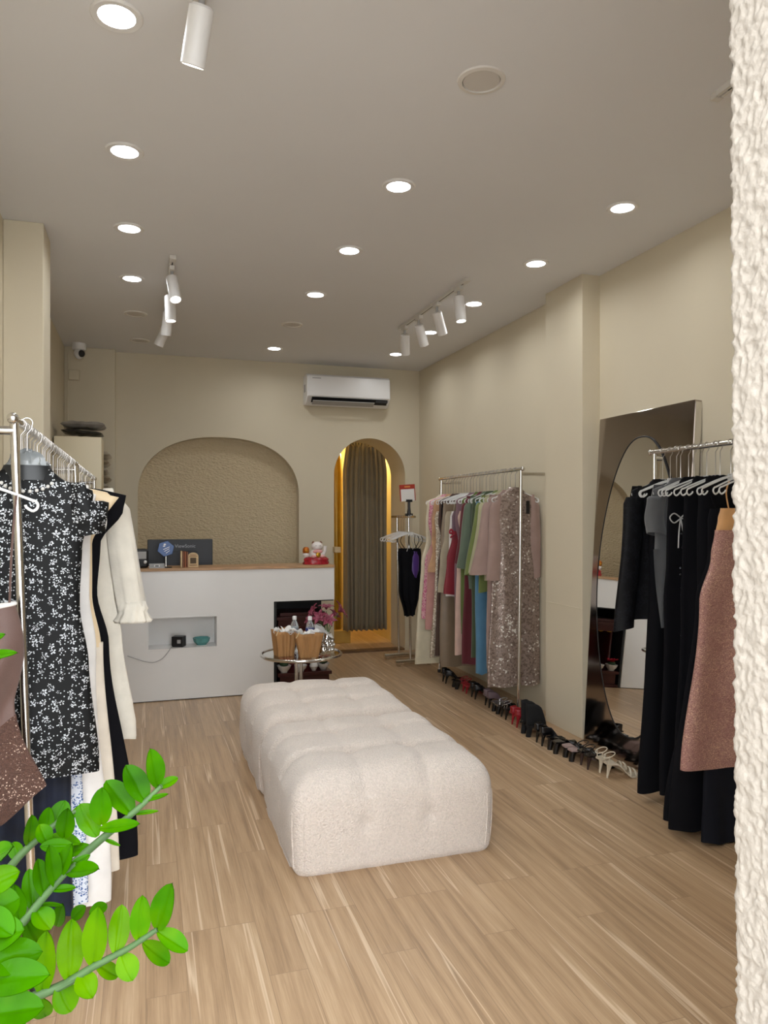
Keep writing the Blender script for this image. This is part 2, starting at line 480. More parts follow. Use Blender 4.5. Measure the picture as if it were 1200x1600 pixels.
m_track = M('white_track_metal', 'd7d3cc', 0.35, var=0.03)
m_slot = M('black_track_slot', '101012', 0.5)
m_lens = emit('lit_spot_lens', (1.0, 0.94, 0.84, 1), 12.0)
m_lensoff = M('dark_spot_lens', '3a3633', 0.3)
tracks = [(0.16, 1.10, 2.40, 'white ceiling light track overhead on the left, one spotlight at its end'), (0.16, 4.82, 6.32, 'white ceiling light track on the left with four spotlights, above the counter side'),
          (2.09, 1.10, 2.33, 'short end of white light track beside the rough pillar'), (2.09, 4.66, 6.06, 'white ceiling light track on the right holding four spotlights')]
for x, y0, y1, lab in tracks:
    t = thing('light_track', lab, 'light track', (x, y0, H), 0, 'ceiling light tracks')
    L = y1 - y0
    obj('rail', MB().box(-0.018, -0.004, 0, L, -0.022, 0).box(0.004, 0.018, 0, L, -0.022, 0).box(-0.004, 0.004, 0, L, -0.006, 0), m_track, t)
    obj('slot', MB().box(-0.004, 0.004, 0.06, L - 0.06, -0.0215, -0.0062), m_slot, t)
    obj('end_cap', MB().box(-0.02, 0.02, -0.02, 0.05, -0.026, 0), m_track, t, bevel=0.003)
    obj('end_cap', MB().box(-0.02, 0.02, L - 0.02, L + 0.012, -0.026, 0), m_track, t, bevel=0.003)
def spot(x, y, aim, lit, lab, grp, watts=TRACK_W, fl=0.17, cone=50):
    t = thing('track_spotlight', lab, 'spotlight', (x, y, H - 0.022), 0, grp)
    obj('adapter', MB().box(-0.017, 0.017, -0.05, 0.05, -0.028, 0), m_track, t, bevel=0.004)
    obj('stem', MB().tube([(0, 0, -0.028), (0, 0, -0.06), (0, 0, -0.075)], [0.011, 0.009, 0.012], 12), m_greyplastic, t)
    d = Vector(aim).normalized()
    q = Vector((0, 0, -1)).rotation_difference(d).to_matrix().to_4x4()
    q.translation = Vector((0, 0, -0.072))
    def tr(mb): mb.v = [tuple(q @ Vector(p)) for p in mb.v]; return mb
    obj('barrel', tr(MB().lathe([(0.0, 0.008), (0.030, 0.008), (0.0375, 0.0), (0.0375, -fl), (0.033, -fl - 0.002), (0.031, -fl + 0.02), (0.0, -fl + 0.022)], 32)), m_white, t)
    for k in range(1): pass
    obj('lens', tr(MB().lathe([(0.0, -fl + 0.012), (0.030, -fl + 0.012), (0.031, -fl + 0.018), (0, -fl + 0.018)], 28)), m_lens if lit else m_lensoff, t)
    ld = bpy.data.lights.new('spot_lamp', 'SPOT'); ld.energy = watts if lit else 0.01; ld.spot_size = R(cone); ld.spot_blend = 0.7; ld.color = (1, 0.95, 0.86); ld.shadow_soft_size = 0.03
    if lit:
        lo = bpy.data.objects.new('spot_lamp', ld); COL.objects.link(lo); lo.parent = t
        lo.location = q @ Vector((0, 0, -fl - 0.01)); lo.rotation_euler = q.to_euler()
spot(0.16, 2.30, (-0.16, 0.50, -1), True, 'white tube spotlight overhead at the doorway, pointing down to the left', 'track spotlights', fl=0.155)
spot(0.16, 4.98, (0.13, -0.46, -1), True, 'lit white spotlight, nearest of four on the left track', 'track spotlights', watts=34, cone=66)
spot(0.16, 5.40, (0.03, -0.05, -1), True, 'lit white spotlight, second of four on the left track', 'track spotlights', watts=4.2)
spot(0.16, 5.82, (-0.10, 0.25, -1), True, 'white spotlight, third of four on the left track', 'track spotlights', watts=4.2)
spot(0.16, 6.24, (-0.42, 0.30, -1), True, 'white spotlight tipped left, last of four on the left track', 'track spotlights', watts=4.2)
spot(2.09, 4.80, (0.06, -0.12, -1), True, 'lit white spotlight pointing straight down, nearest of four on the right track', 'track spotlights', watts=1.6)
spot(2.09, 5.21, (0.42, 0.35, -0.85), True, 'white spotlight turned to the right wall, second on the right track', 'track spotlights', watts=1.6)
spot(2.09, 5.60, (0.42, 0.35, -0.85), True, 'white spotlight turned to the right wall, third on the right track', 'track spotlights', watts=1.6)
spot(2.09, 5.94, (0.25, 0.60, -1), True, 'white spotlight pointing at the curtain end, last on the right track', 'track spotlights', watts=1.6)
# warm lamp hanging in the fitting room
t = thing('bulb_lamp', 'warm glowing bulb in the fitting room behind the curtain', 'lamp', (2.45, 8.9, 2.9))
obj('cord', MB().tube([(0, 0, 0), (0, 0, -0.4)], 0.004, 6), m_black, t)
obj('bulb', MB().ball((0, 0, -0.46), 0.05), emit('warm_bulb', (1, 0.72, 0.3, 1), 15), t)
ld = bpy.data.lights.new('bulb_light', 'POINT'); ld.energy = BACK_W; ld.color = (1.0, 0.80, 0.38); ld.shadow_soft_size = 0.06
lo = bpy.data.objects.new('bulb_light', ld); COL.objects.link(lo); lo.parent = t; lo.location = (0, 0, -0.6)

# ------------------------------------------------------------------ ottoman: two tufted modules pushed together
def ottoman_mesh(w, l, h, seed):
    n = 72
    r = 0.115
    mb = MB()
    idx = {}
    def place(p):
        x, y, z = p
        q = Vector((max(-w / 2 + r, min(w / 2 - r, x)), max(-l / 2 + r, min(l / 2 - r, y)), max(0.045, min(h - r, z))))
        d = Vector(p) - q
        if d.length > 1e-6:
            rr = r if z > h * 0.5 else 0.045 + (r - 0.045) * max(0, z) / (h * 0.5)
            nrm = d.normalized()
            hp = (abs(d.x) ** 4 + abs(d.y) ** 4) ** 0.25
            base = q + d * (r / math.sqrt(hp * hp + d.z * d.z))
            if z <= h * 0.5:
                # sides stay upright towards the floor, a small round at the foot
                q2 = Vector((q.x, q.y, max(0.03, z)))
                dd = Vector((x - q.x, y - q.y, min(0, z - 0.03)))
                if dd.length > 1e-6:
                    hx = Vector((dd.x, dd.y, 0))
                    nrm = hx.normalized() if hx.length > 1e-6 else Vector((0, 0, -1))
                    base = Vector((q.x, q.y, z)) + hx * ((r - 0.012 * max(0, 1 - z / 0.03) ** 2) / max(1e-6, (abs(hx.x) ** 4 + abs(hx.y) ** 4) ** 0.25))
                    if z <= 1e-6 and hx.length < r: base = Vector((x, y, 0))
        else:
            nrm = Vector((0, 0, -1)); base = Vector(p)
        # seams between the pads
        top = max(0.0, min(1.0, (base.z - 0.02) / (h * 0.55)))
        side_fade = 0.22 + 0.78 * top ** 2 if nrm.z > 0.05 else 0.22 + 0.25 * top
        dep = 0
        for k in (-1, 1):
            dx = base.x - k * w / 6.2
            dy = base.y - k * l / 6.0
            if abs(nrm.y) > 0.3 or nrm.z > 0.3: dep += 0.012 * math.exp(-(dx / 0.032) ** 2) * side_fade
            if abs(nrm.x) > 0.3 or nrm.z > 0.3: dep += 0.017 * math.exp(-(dy / 0.034) ** 2) * side_fade
        for kx in (-1, 1):
            for ky in (-1, 1):
                if nrm.z > 0.3:
                    dd = math.hypot(base.x - kx * w / 6.2, base.y - ky * l / 6.0)
                    dep += 0.030 * math.exp(-(dd / 0.045) ** 2)
            dd = math.hypot(base.x - kx * w / 6.2, base.z - h * 0.47)
            if abs(nrm.y) > 0.3: dep += 0.016 * math.exp(-(dd / 0.03) ** 2)
            dd = math.hypot(base.y - kx * l / 6.0, base.z - h * 0.47)
            if abs(nrm.x) > 0.3: dep += 0.014 * math.exp(-(dd / 0.03) ** 2)
        # upright corner seams
        for s in (0.035, 0.075):
            if base.z < h * 0.62 and abs(nrm.z) < 0.3:
                for ax in (abs(w / 2 - abs(base.x)), abs(l / 2 - abs(base.y))):
                    pass
        # belly of the sides
        b = 0.014 * math.sin(PI * max(0, min(1, base.z / h))) * (1 - abs(nrm.z))
        bt = 0.022 * max(0, nrm.z) * math.cos(base.x / w * 2.2) * math.cos(base.y / l * 2.2)
        wob = 0.009 * noise.noise(Vector((base.x * 5 + seed, base.y * 5, base.z * 5)))
        return tuple(base + nrm * (b + wob - dep) + Vector((0, 0, bt)))
    def face(fn):
        mb.grid(lambda u, v: place(fn(u, v)), n, n)
    sm = lambda t: t
    face(lambda u, v: (-w / 2 + w * u, -l / 2 + l * v, h))
    nz = n
    face(lambda u, v: (-w / 2 + w * u, -l / 2, h * v))
    face(lambda u, v: (w / 2 - w * u, l / 2, h * v))
    face(lambda u, v: (w / 2, -l / 2 + l * u, h * v))
    face(lambda u, v: (-w / 2, l / 2 - l * u, h * v))
    # weld
    key = {}; vs = []; mp = []
    for p in mb.v:
        k = tuple(round(c, 4) for c in p)
        if k not in key: key[k] = len(vs); vs.append(p)
        mp.append(key[k])
    fs = []
    for f in mb.f:
        g = []
        for i in f:
            if mp[i] not in g: g.append(mp[i])
        if len(g) > 2: fs.append(tuple(g))
    mb2 = MB(); mb2.v = vs; mb2.f = fs; mb2.m = [0] * len(fs)
    return mb2
OW, OL, OH = 0.90, 0.915, 0.415
for y, lab, sd in ((3.02 + OL / 2, 'cream boucle tufted ottoman block nearest to the doorway', 1), (3.02 + OL * 1.5 + 0.022, 'cream boucle tufted ottoman block pushed behind the front one, nearest to the round table', 2)):
    t = thing('tufted_ottoman', lab, 'ottoman', (1.035, y, 0), 0, 'cream tufted ottoman blocks')
    cb_ = obj('cushion_body', ottoman_mesh(OW, OL, OH, sd * 5), m_boucle, t, smooth=180)
    for kx in (-1, 1):
        for ky in (-1, 1):
            obj('button', MB().ball((kx * OW / 6.2, ky * OL / 6.0, OH - 0.053), 0.013, 0.013, 0.006, 12, 8), m_boucle, cb_)
        obj('button', MB().ball((kx * OW / 6.2, -OL / 2 + 0.026, OH * 0.47), 0.010, 0.006, 0.010, 12, 8), m_boucle, cb_)
    for cx in (-1, 1):
        for off in (0.0, 0.05):
            x = cx * (OW / 2 - 0.105 + 0.085); y_ = -OL / 2 + 0.03
            a = R(45) + (off - 0.025) * 9
            path = [(cx * (OW / 2 - 0.115 + 0.1165 * math.sin(a) / (math.sin(a) ** 4 + math.cos(a) ** 4) ** 0.25 + 0.010 * math.sin(PI * z / OH)), -OL / 2 + 0.115 - 0.1165 * math.cos(a) / (math.sin(a) ** 4 + math.cos(a) ** 4) ** 0.25 - 0.010 * math.sin(PI * z / OH), z) for z in [0.03 + 0.235 * i / 12 for i in range(13)]]
            obj('piping', MB().tube(path, 0.0032, 8), m_boucle, cb_)

# ------------------------------------------------------------------ counter
m_wood = M('light_wood_top', 'b08a63', 0.45, var=0.18, vs=5, sc=(1.5, 22, 8))
m_cavity = M('black_recess', '0d0c0d', 0.6)
CY = 6.26
t = thing('reception_counter', 'white reception counter with wooden top and black recess', 'counter', (0, CY, 0))
nx0, nx1, nz0, nz1, nd = 0.02, 0.556, 0.425, 0.672, 0.20
b = MB()
b.box(-0.32, nx0, 0, 0.30, 0.008, 1.052).box(nx1, 1.03, 0, 0.30, 0.008, 1.052).box(nx0, nx1, 0, 0.30, 0.008, nz0).box(nx0, nx1, 0, 0.30, nz1, 1.052).box(nx0, nx1, nd, 0.30, nz0, nz1)
b.box(1.03, 1.555, 0, 0.30, 0.775, 1.052)
obj('body', b, m_whitelam, t, smooth=0)
obj('niche_frame', MB().box(nx0 - 0.012, nx0, -0.004, 0.01, nz0 - 0.012, nz1 + 0.012).box(nx1, nx1 + 0.012, -0.004, 0.01, nz0 - 0.012, nz1 + 0.012).box(nx0, nx1, -0.004, 0.01, nz1, nz1 + 0.012).box(nx0, nx1, -0.004, 0.01, nz0 - 0.012, nz0), m_whitelam, t, smooth=0)
obj('countertop', MB().box(-0.33, 1.560, -0.012, 0.32, 1.052, 1.076), m_wood, t, smooth=0, bevel=0.003)
obj('recess_lining', MB().box(1.031, 1.055, 0.012, 0.50, 0.0, 0.774).box(1.031, 1.55, 0.48, 0.50, 0, 0.774).box(1.031, 1.55, 0.012, 0.5, 0.765, 0.775), m_cavity, t, smooth=0)
obj('work_desk', MB().box(-0.32, 1.02, 0.32, 0.80, 0.72, 0.75), m_wood, t, smooth=0)
obj('plinth', MB().box(-0.31, 1.03, 0.015, 0.28, 0.0, 0.008), m_black, t, smooth=0)

# altar in the recess
m_lacq = M('dark_red_lacquer', '3a1412', 0.3, var=0.2, vs=9)
m_red = M('red_lacquer', '7d1414', 0.35, var=0.15, vs=12)
m_gold = M('gold_paint', 'b58a2c', 0.35, 0.8)
t = thing('altar_cabinet', 'small dark red lacquer altar in the black recess of the counter', 'altar', (1.30, 6.46, 0))
obj('base', MB().box(-0.235, 0.235, -0.20, 0.22, 0.0, 0.03).box(-0.215, 0.215, -0.18, 0.21, 0.03, 0.13).box(-0.235, 0.235, -0.20, 0.22, 0.13, 0.16), m_lacq, t, smooth=0, bevel=0.004)
for s in (-1, 1):
    obj('column', MB().lathe([(0.020, 0), (0.020, 0.03), (0.014, 0.04), (0.014, 0.40), (0.020, 0.42), (0.020, 0.44)], 16, (s * 0.185, -0.08, 0.16)), m_lacq, t)
obj('back_panel', MB().box(-0.21, 0.21, 0.18, 0.20, 0.16, 0.62), m_red, t, smooth=0)
obj('side_panel', MB().box(-0.21, -0.195, -0.06, 0.18, 0.16, 0.6), m_lacq, t, smooth=0)
obj('side_panel', MB().box(0.195, 0.21, -0.06, 0.18, 0.16, 0.6), m_lacq, t, smooth=0)
rf = obj('roof', MB().box(-0.235, 0.235, -0.13, 0.22, 0.60, 0.63).box(-0.20, 0.20, -0.10, 0.20, 0.63, 0.66).box(-0.22, 0.22, -0.115, -0.10, 0.54, 0.6), m_lacq, t, smooth=0, bevel=0.004)
obj('valance', MB().prism([(-0.2, 0.6)] + [(-0.2 + 0.4 * i / 24, 0.55 - 0.02 * abs(math.sin(PI * i / 6))) for i in range(25)] + [(0.2, 0.6)], -0.10, -0.09), m_gold, rf, smooth=0)
m_porc = M('white_porcelain', 'dcdad6', 0.2)
def vase_white(x, y, z, k, lab, flowers_=False, nm='bowl'):
    t = thing('altar_bowl' if nm == 'bowl' else 'altar_vase', lab, nm, (x, y, z), 0, 'white altar porcelain')
    if nm == 'bowl': obj('bowl_body', MB().lathe([(0.03 * k, 0), (0.032 * k, 0.012 * k), (0.05 * k, 0.03 * k), (0.062 * k, 0.06 * k), (0.06 * k, 0.061 * k), (0.045 * k, 0.035 * k), (0, 0.03 * k)], 28), m_porc, t)
    else: obj('vase_body', MB().lathe([(0.02 * k, 0), (0.024 * k, 0.01 * k), (0.045 * k, 0.045 * k), (0.035 * k, 0.08 * k), (0.018 * k, 0.10 * k), (0.026 * k, 0.125 * k), (0.022 * k, 0.125 * k), (0.014 * k, 0.10 * k), (0, 0.09 * k)], 28), m_porc, t)
    if flowers_:
        m_rf = M('red_petals', 'b01830', 0.5, var=0.2, vs=40)
        rr = random.Random(4)
        for q in range(9):
            a = rr.random() * 6.28; rad = rr.random() * 0.045; zz = 0.075 + rr.random() * 0.035
            mb = MB()
            for pz in range(6):
                b2 = a + pz * PI / 3
                d = Vector((math.cos(b2), math.sin(b2), 0.45)).normalized(); sd = Vector((-math.sin(b2), math.cos(b2), 0))
                c0 = Vector((rad * math.cos(a), rad * math.sin(a), zz))
                mb.add([c0, c0 + d * 0.022 + sd * 0.011, c0 + d * 0.042, c0 + d * 0.022 - sd * 0.011, c0 + d * 0.02 + Vector((0, 0, -0.006))], [(0, 1, 4), (1, 2, 4), (2, 3, 4), (3, 0, 4)])
            obj('blossom', mb, m_rf, t)['label'] = 'red blossom'
        obj('greenery', MB().ball((0, 0, 0.07), 0.04, 0.04, 0.02, 14, 8), M('dark_leaf_green', '24421f', 0.6), t)
vase_white(1.125, 6.31, 0.161, 1.0, 'white porcelain bowl of red flowers on the altar base', True)
vase_white(1.27, 6.31, 0.161, 0.9, 'plain white porcelain bowl in the middle of the altar base')
vase_white(1.385, 6.31, 0.161, 0.85, 'white porcelain vase right of the middle bowl on the altar base', nm='vase')
vase_white(1.475, 6.34, 0.161, 0.9, 'white porcelain bowl of red flowers at the right end of the altar base', True)

# things in the white niche
t = thing('desk_clock', 'small black cube clock in the white counter niche', 'clock', (0.258, 6.34, 0.425), R(-22))
obj('case', MB().box(-0.048, 0.048, -0.04, 0.04, 0, 0.085), m_black, t, smooth=0, bevel=0.004)
obj('dial', MB().lathe([(0.0, 0.0), (0.02, 0.0), (0.02, 0.003), (0, 0.003)], 24).v and MB().box(0.0, 0.03, -0.0425, -0.0395, 0.03, 0.06), m_greyplastic, t, bevel=0.002)
t = thing('ceramic_bowl', 'small turquoise octagonal bowl in the white counter niche', 'bowl', (0.44, 6.335, 0.425))
obj('bowl_body', MB().lathe([(0.04, 0.0), (0.042, 0.012), (0.062, 0.03), (0.072, 0.065), (0.066, 0.065), (0.055, 0.034), (0, 0.03)], 8), M('turquoise_glaze', '5f9f9d', 0.25, var=0.1, vs=20), t, smooth=0)
obj('foot_plate', MB().lathe([(0.045, -0.001), (0.047, 0.006), (0.0, 0.007)], 24), m_porc, t)
cable = [(0.21, 6.375, 0.431), (0.20, 6.30, 0.431), (0.19, 6.252, 0.428), (0.165, 6.251, 0.39), (0.12, 6.25, 0.345), (0.06, 6.25, 0.322), (0.0, 6.25, 0.330), (-0.06, 6.25, 0.352), (-0.14, 6.25, 0.385)]
def smoothpath(P, k=6):
    P = [Vector(p) for p in P]; out = []
    for i in range(len(P) - 1):
        p0, p1, p2, p3 = P[max(i - 1, 0)], P[i], P[i + 1], P[min(i + 2, len(P) - 1)]
        for j in range(k):
            t_ = j / k
            out.append(0.5 * ((2 * p1) + (p2 - p0) * t_ + (2 * p0 - 5 * p1 + 4 * p2 - p3) * t_ ** 2 + (3 * p1 - p0 - 3 * p2 + p3) * t_ ** 3))
    out.append(P[-1]); return out
tag(obj('power_cable', MB().tube(smoothpath(cable), 0.0035, 8), m_greyplastic), 'thin grey cable running from the black cube clock along the counter front', 'cable')

# things on the counter
Z = 1.076
t = thing('computer_monitor', 'black monitor seen from behind on the reception counter desk', 'monitor', (0.287, 6.72, 0.75))
mon = obj('screen_back', MB().box(-0.275, 0.275, -0.014, 0.014, 0.21, 0.545).box(-0.14, 0.14, -0.04, -0.01, 0.24, 0.44), M('dark_grey_shell', '23252b', 0.45, var=0.08, vs=6), t, smooth=0, bevel=0.006)
obj('stand', MB().box(-0.03, 0.03, -0.05, -0.025, 0.02, 0.30).box(-0.11, 0.11, -0.12, 0.09, 0, 0.015), m_black, t, bevel=0.004)
o = text_mesh('logo_lettering', 'ViewSonic', 0.042, M('silver_lettering', '9a9ca2', 0.4), mon, (0.04, -0.0155, 0.485), (R(90), 0, 0), 0.0008)
t = thing('card_reader', 'black rounded payment terminal at the left end of the counter top', 'card terminal', (-0.045, 6.36, Z), R(10))
cs = obj('case', MB().box(-0.06, 0.06, -0.05, 0.05, 0, 0.155), m_black, t, bevel=0.018)
obj('screen', MB().box(-0.04, 0.04, -0.052, -0.048, 0.075, 0.135), m_greyplastic, cs, bevel=0.002)
obj('knob', MB().ball((0.03, -0.056, 0.05), 0.014), m_white, cs)
m_blue = M('blue_acrylic', '1d4f92', 0.3, var=0.05)
t = thing('sign_stand', 'blue hexagonal sign on a thin stand on the counter', 'sign', (0.155, 6.33, Z))
obj('base', MB().lathe([(0.05, 0), (0.05, 0.006), (0.012, 0.01), (0, 0.01)], 28), m_black, t)
obj('stem', MB().tube([(0, 0, 0.008), (0, 0, 0.11)], 0.004, 8), m_chrome, t)
hexp = [(0.068 * math.cos(R(60 * i + 18)), 0.155 + 0.066 * math.sin(R(60 * i + 18))) for i in range(6)]
o = obj('sign_plate', MB().prism(hexp, -0.006, 0.004), m_blue, t, smooth=0, bevel=0.002); o['label'] = 'blue plate with white marks'
mw = M('white_print', 'e8ecf2', 0.5)
mk = MB().ball((-0.008, -0.0068, 0.19), 0.010, 0.0012, 0.008, 12, 6).box(-0.022, -0.006, -0.0075, -0.0058, 0.172, 0.180)
for i, (dx, w) in enumerate(((0.005, 0.05), (0.008, 0.04), (0.016, 0.03))):
    zc = 0.158 - i * 0.015
    mk.add([(dx - w / 2, -0.0072, zc - 0.012), (dx + w / 2, -0.0072, zc + 0.010), (dx + w / 2, -0.0072, zc + 0.015), (dx - w / 2, -0.0072, zc - 0.007)], [(0, 1, 2, 3)])
obj('printed_mark', mk, mw, o, smooth=0)
t = thing('name_card_holder', 'low clear card box in front of the blue sign', 'card box', (0.085, 6.305, Z))
obj('tray', MB().box(-0.06, 0.06, -0.03, 0.03, 0, 0.01).box(-0.06, 0.06, 0.022, 0.03, 0.01, 0.035).box(-0.06, -0.054, -0.03, 0.03, 0.01, 0.03).box(0.054, 0.06, -0.03, 0.03, 0.01, 0.03), m_greyplastic, t, smooth=0)
obj('card', MB().box(-0.022, 0.022, -0.022, 0.018, 0.0105, 0.026), m_white, t, smooth=0)
obj('printed_mark', MB().box(-0.014, 0.014, -0.0228, -0.0221, 0.014, 0.022), m_black, t, smooth=0)
m_ply = M('pale_plywood', 'cdb38a', 0.6, var=0.12, vs=14, sc=(1, 1, 8)); m_brown = M('brown_board', '7a4a30', 0.6, var=0.12, vs=20); m_orange = M('copper_board', '9a5a3a', 0.6, var=0.1, vs=20)
for i in range(4):
    tag(obj('wooden_board', MB().box(-0.006, 0.006, -0.05, 0.05, 0, 0.132 - 0.002 * i), m_ply if i == 0 else (m_brown if i % 2 else m_orange), loc=(0.278 + 0.0155 * i, 6.36, Z + 0.0005), smooth=0, bevel=0.001),
        ['pale board at the left of the upright boards on the counter', 'brown board second from left of the upright boards on the counter', 'copper brown board third from left of the upright boards', 'brown board against the arched plaque on the counter'][i], 'board', 'upright boards on the counter')
t = thing('arched_plaque', 'small pale wooden arched plaque standing before the monitor', 'plaque', (0.372, 6.33, Z))
ap = [(-0.042, 0), (0.042, 0), (0.042, 0.09)] + [(0.042 * math.cos(a), 0.09 + 0.03 * math.sin(a)) for a in [PI * i / 14 for i in range(1, 14)]] + [(-0.042, 0.09)]
obj('board', MB().prism(ap, -0.006, 0.006), m_ply, t, smooth=0, bevel=0.001)
obj('dark_panel', MB().box(-0.024, 0.024, -0.0075, -0.0055, 0.03, 0.078), M('dark_brown_print', '4a3820', 0.6, var=0.3, vs=80), t, smooth=0)
obj('printed_mark', MB().box(-0.025, 0.025, -0.0072, -0.0058, 0.098, 0.103).box(-0.03, 0.03, -0.0072, -0.0058, 0.086, 0.09).box(-0.03, 0.03, -0.0072, -0.0058, 0.014, 0.019), m_brown, t, smooth=0)

# lucky cat
m_catred = M('red_glaze', 'a3202c', 0.3, var=0.35, vs=45); m_catwhite = M('white_glaze', 'e6dfdb', 0.25, var=0.03)
m_pink = M('pink_glaze', 'd99a96', 0.35); m_amber = M('amber_gold', 'b8661c', 0.3, 0.5, var=0.3, vs=30)
t = thing('lucky_cat_figurine', 'white ceramic beckoning cat on a red base at the right end of the counter', 'figurine', (1.42, 6.38, Z))
obj('base', MB().lathe([(0.11, 0), (0.115, 0.012), (0.105, 0.03), (0.11, 0.045), (0.085, 0.065), (0, 0.07)], 32, sy=0.62, wob=lambda a, i: 1 + 0.05 * math.sin(9 * a + i)), m_catred, t)
obj('body', MB().lathe([(0.062, 0.058), (0.068, 0.08), (0.055, 0.115), (0.035, 0.132), (0, 0.135)], 26, (0.008, 0, 0), 0.8), m_catwhite, t)
hd = obj('head', MB().ball((0.008, -0.008, 0.158), 0.052, 0.044, 0.040, 24, 14), m_catwhite, t)
for s in (-1, 1):
    obj('ear', MB().lathe([(0.016, 0), (0.010, 0.012), (0, 0.024)], 12, (0.008 + s * 0.034, -0.004, 0.182), 0.6), m_brown, hd)
    obj('eye', MB().ball((0.008 + s * 0.018, -0.049, 0.163), 0.005, 0.003, 0.002, 10, 6), m_black, hd)
obj('bib', MB().ball((0.008, -0.036, 0.112), 0.044, 0.026, 0.018, 20, 10), m_pink, t)
obj('paw', MB().tube([(0.062, -0.01, 0.085), (0.078, -0.015, 0.12), (0.076, -0.022, 0.158)], [0.016, 0.014, 0.016], 14), m_catwhite, t)
obj('coin', MB().ball((0.008, -0.055, 0.085), 0.022, 0.008, 0.024, 18, 10), m_gold, t)
obj('foot', MB().ball((-0.03, -0.045, 0.07), 0.024, 0.022, 0.014, 14, 8), m_pink, t)
obj('foot', MB().ball((0.046, -0.045, 0.07), 0.024, 0.022, 0.014, 14, 8), m_pink, t)
t = thing('amber_jar', 'small amber gold ornament left of the beckoning cat', 'ornament', (1.332, 6.385, Z + 0.063))
obj('jar_body', MB().lathe([(0.022, 0), (0.03, 0.02), (0.024, 0.034), (0, 0.036)], 20), m_catwhite, t)
obj('cap', MB().lathe([(0.026, 0.036), (0.03, 0.05), (0.028, 0.075), (0.016, 0.088), (0, 0.09)], 20), m_amber, t)
obj('emblem', MB().ball((0, -0.027, 0.055), 0.014, 0.004, 0.009, 14, 8), m_gold, t)

# ------------------------------------------------------------------ air conditioner
t = thing('air_conditioner', 'white split air conditioner high on the back wall above the arch', 'air conditioner', (2.055, YB, 2.665))
W = 0.455
sec = [(0.0, 0.02), (0.0, 0.32), (-0.17, 0.325), (-0.205, 0.30), (-0.215, 0.16), (-0.215, 0.085), (-0.19, 0.065), (-0.16, 0.03), (-0.10, 0.0)]
obj('casing', MB().prism(sec, -W, W, 'x'), m_white, t, smooth=35, bevel=0.006)
acp = obj('front_panel', MB().prism([(-0.2155, 0.09), (-0.2165, 0.16), (-0.207, 0.300), (-0.214, 0.302), (-0.2225, 0.16), (-0.2215, 0.09)], -W + 0.012, W - 0.012, 'x'), m_white, t, smooth=35, bevel=0.003)
obj('outlet', MB().prism([(-0.214, 0.080), (-0.158, 0.034), (-0.161, 0.029), (-0.219, 0.078)], -W + 0.05, W - 0.03, 'x'), m_black, t, smooth=0)
obj('flap', MB().prism([(-0.222, 0.045), (-0.16, 0.012), (-0.164, 0.006), (-0.226, 0.039)], -W + 0.06, W - 0.18, 'x'), m_greyplastic, t, smooth=0)
obj('display', MB().box(0.29, 0.42, -0.2265, -0.218, 0.045, 0.068), m_black, t, smooth=0)
obj('logo_mark', MB().box(-0.40, -0.31, -0.2175, -0.214, 0.272, 0.281), m_greyplastic, acp, smooth=0)
obj('sticker', MB().box(-0.458, -0.454, -0.12, -0.06, 0.14, 0.22), m_greyplastic, t, smooth=0)

# ------------------------------------------------------------------ curtain in the arch
def curtain_mesh(x0, x1, y, z0, z1, folds, amp, seed):
    def fn(u, v):
        x = x0 + (x1 - x0) * u
        z = z0 + (z1 - z0) * v
        k = 0.55 + 0.45 * (1 - v)
        yy = y + amp * k * (math.sin(2 * PI * folds * u + 0.7 * math.sin(5 * u + seed)) + 0.35 * math.sin(2 * PI * folds * 2.3 * u + seed + v))
        pinch = 1 - 0.16 * max(0, (v - 0.86) / 0.14)
        xm = (x0 + x1) / 2
        return (xm + (x - xm) * pinch + 0.006 * math.sin(3 * v + seed + 9 * u), yy, z + 0.006 * math.sin(2 * PI * folds * u) * (1 - v))
    return MB().grid(fn, 180, 30)
m_curt = fabric('olive_brown_curtain_cloth', '877a62', 0.8, var=0.05, sheen=0.15, bs=400, b=0.1)
t = thing('curtain', 'long olive brown curtain closing the arched fitting room doorway', 'curtain', (0, 0, 0))
obj('cloth', curtain_mesh(2.20, 2.735, 8.42, 0.15, 2.33, 9, 0.028, 1.0), m_curt, t, smooth=180, solid=0.003)
obj('heading_tape', curtain_mesh(2.245, 2.69, 8.418, 2.315, 2.365, 13, 0.016, 1.0), m_curt, t, smooth=180, solid=0.004)
tag(obj('curtain_rod', MB().tube([(1.3, 8.42, 2.38), (2.8, 8.42, 2.38)], 0.012, 12), m_black), 'dark rod carrying the olive curtain at the top of the arch', 'curtain rod')
t = thing('warm_glow_sheet', 'yellow sheet coloured as warm lamplight behind the olive curtain, at the left of the arch', 'glow sheet', (0, 0, 0))
obj('cloth', curtain_mesh(1.95, 2.24, 8.62, 0.1, 2.3, 3, 0.03, 2.0), M('warm_glow_gold', 'c9a035', 0.3, 0.2, var=0.1), t, smooth=180, solid=0.003)  # gold colour stands for the lamplit room behind, no drape hangs there
tag(obj('wall_ledge', MB().box(1.925, 1.99, 7.72, 7.90, 1.105, 1.165), m_ply, smooth=0, bevel=0.004), 'small beige wooden block at the left edge of the arch beside the cat', 'block')
tag(obj('storage_box', MB().box(2.06, 2.3, 8.46, 8.57, 0.0, 0.15), M('yellow_box_card', 'caa24e', 0.6, var=0.1), smooth=0, bevel=0.004), 'yellow box on the floor behind the olive curtain', 'box')

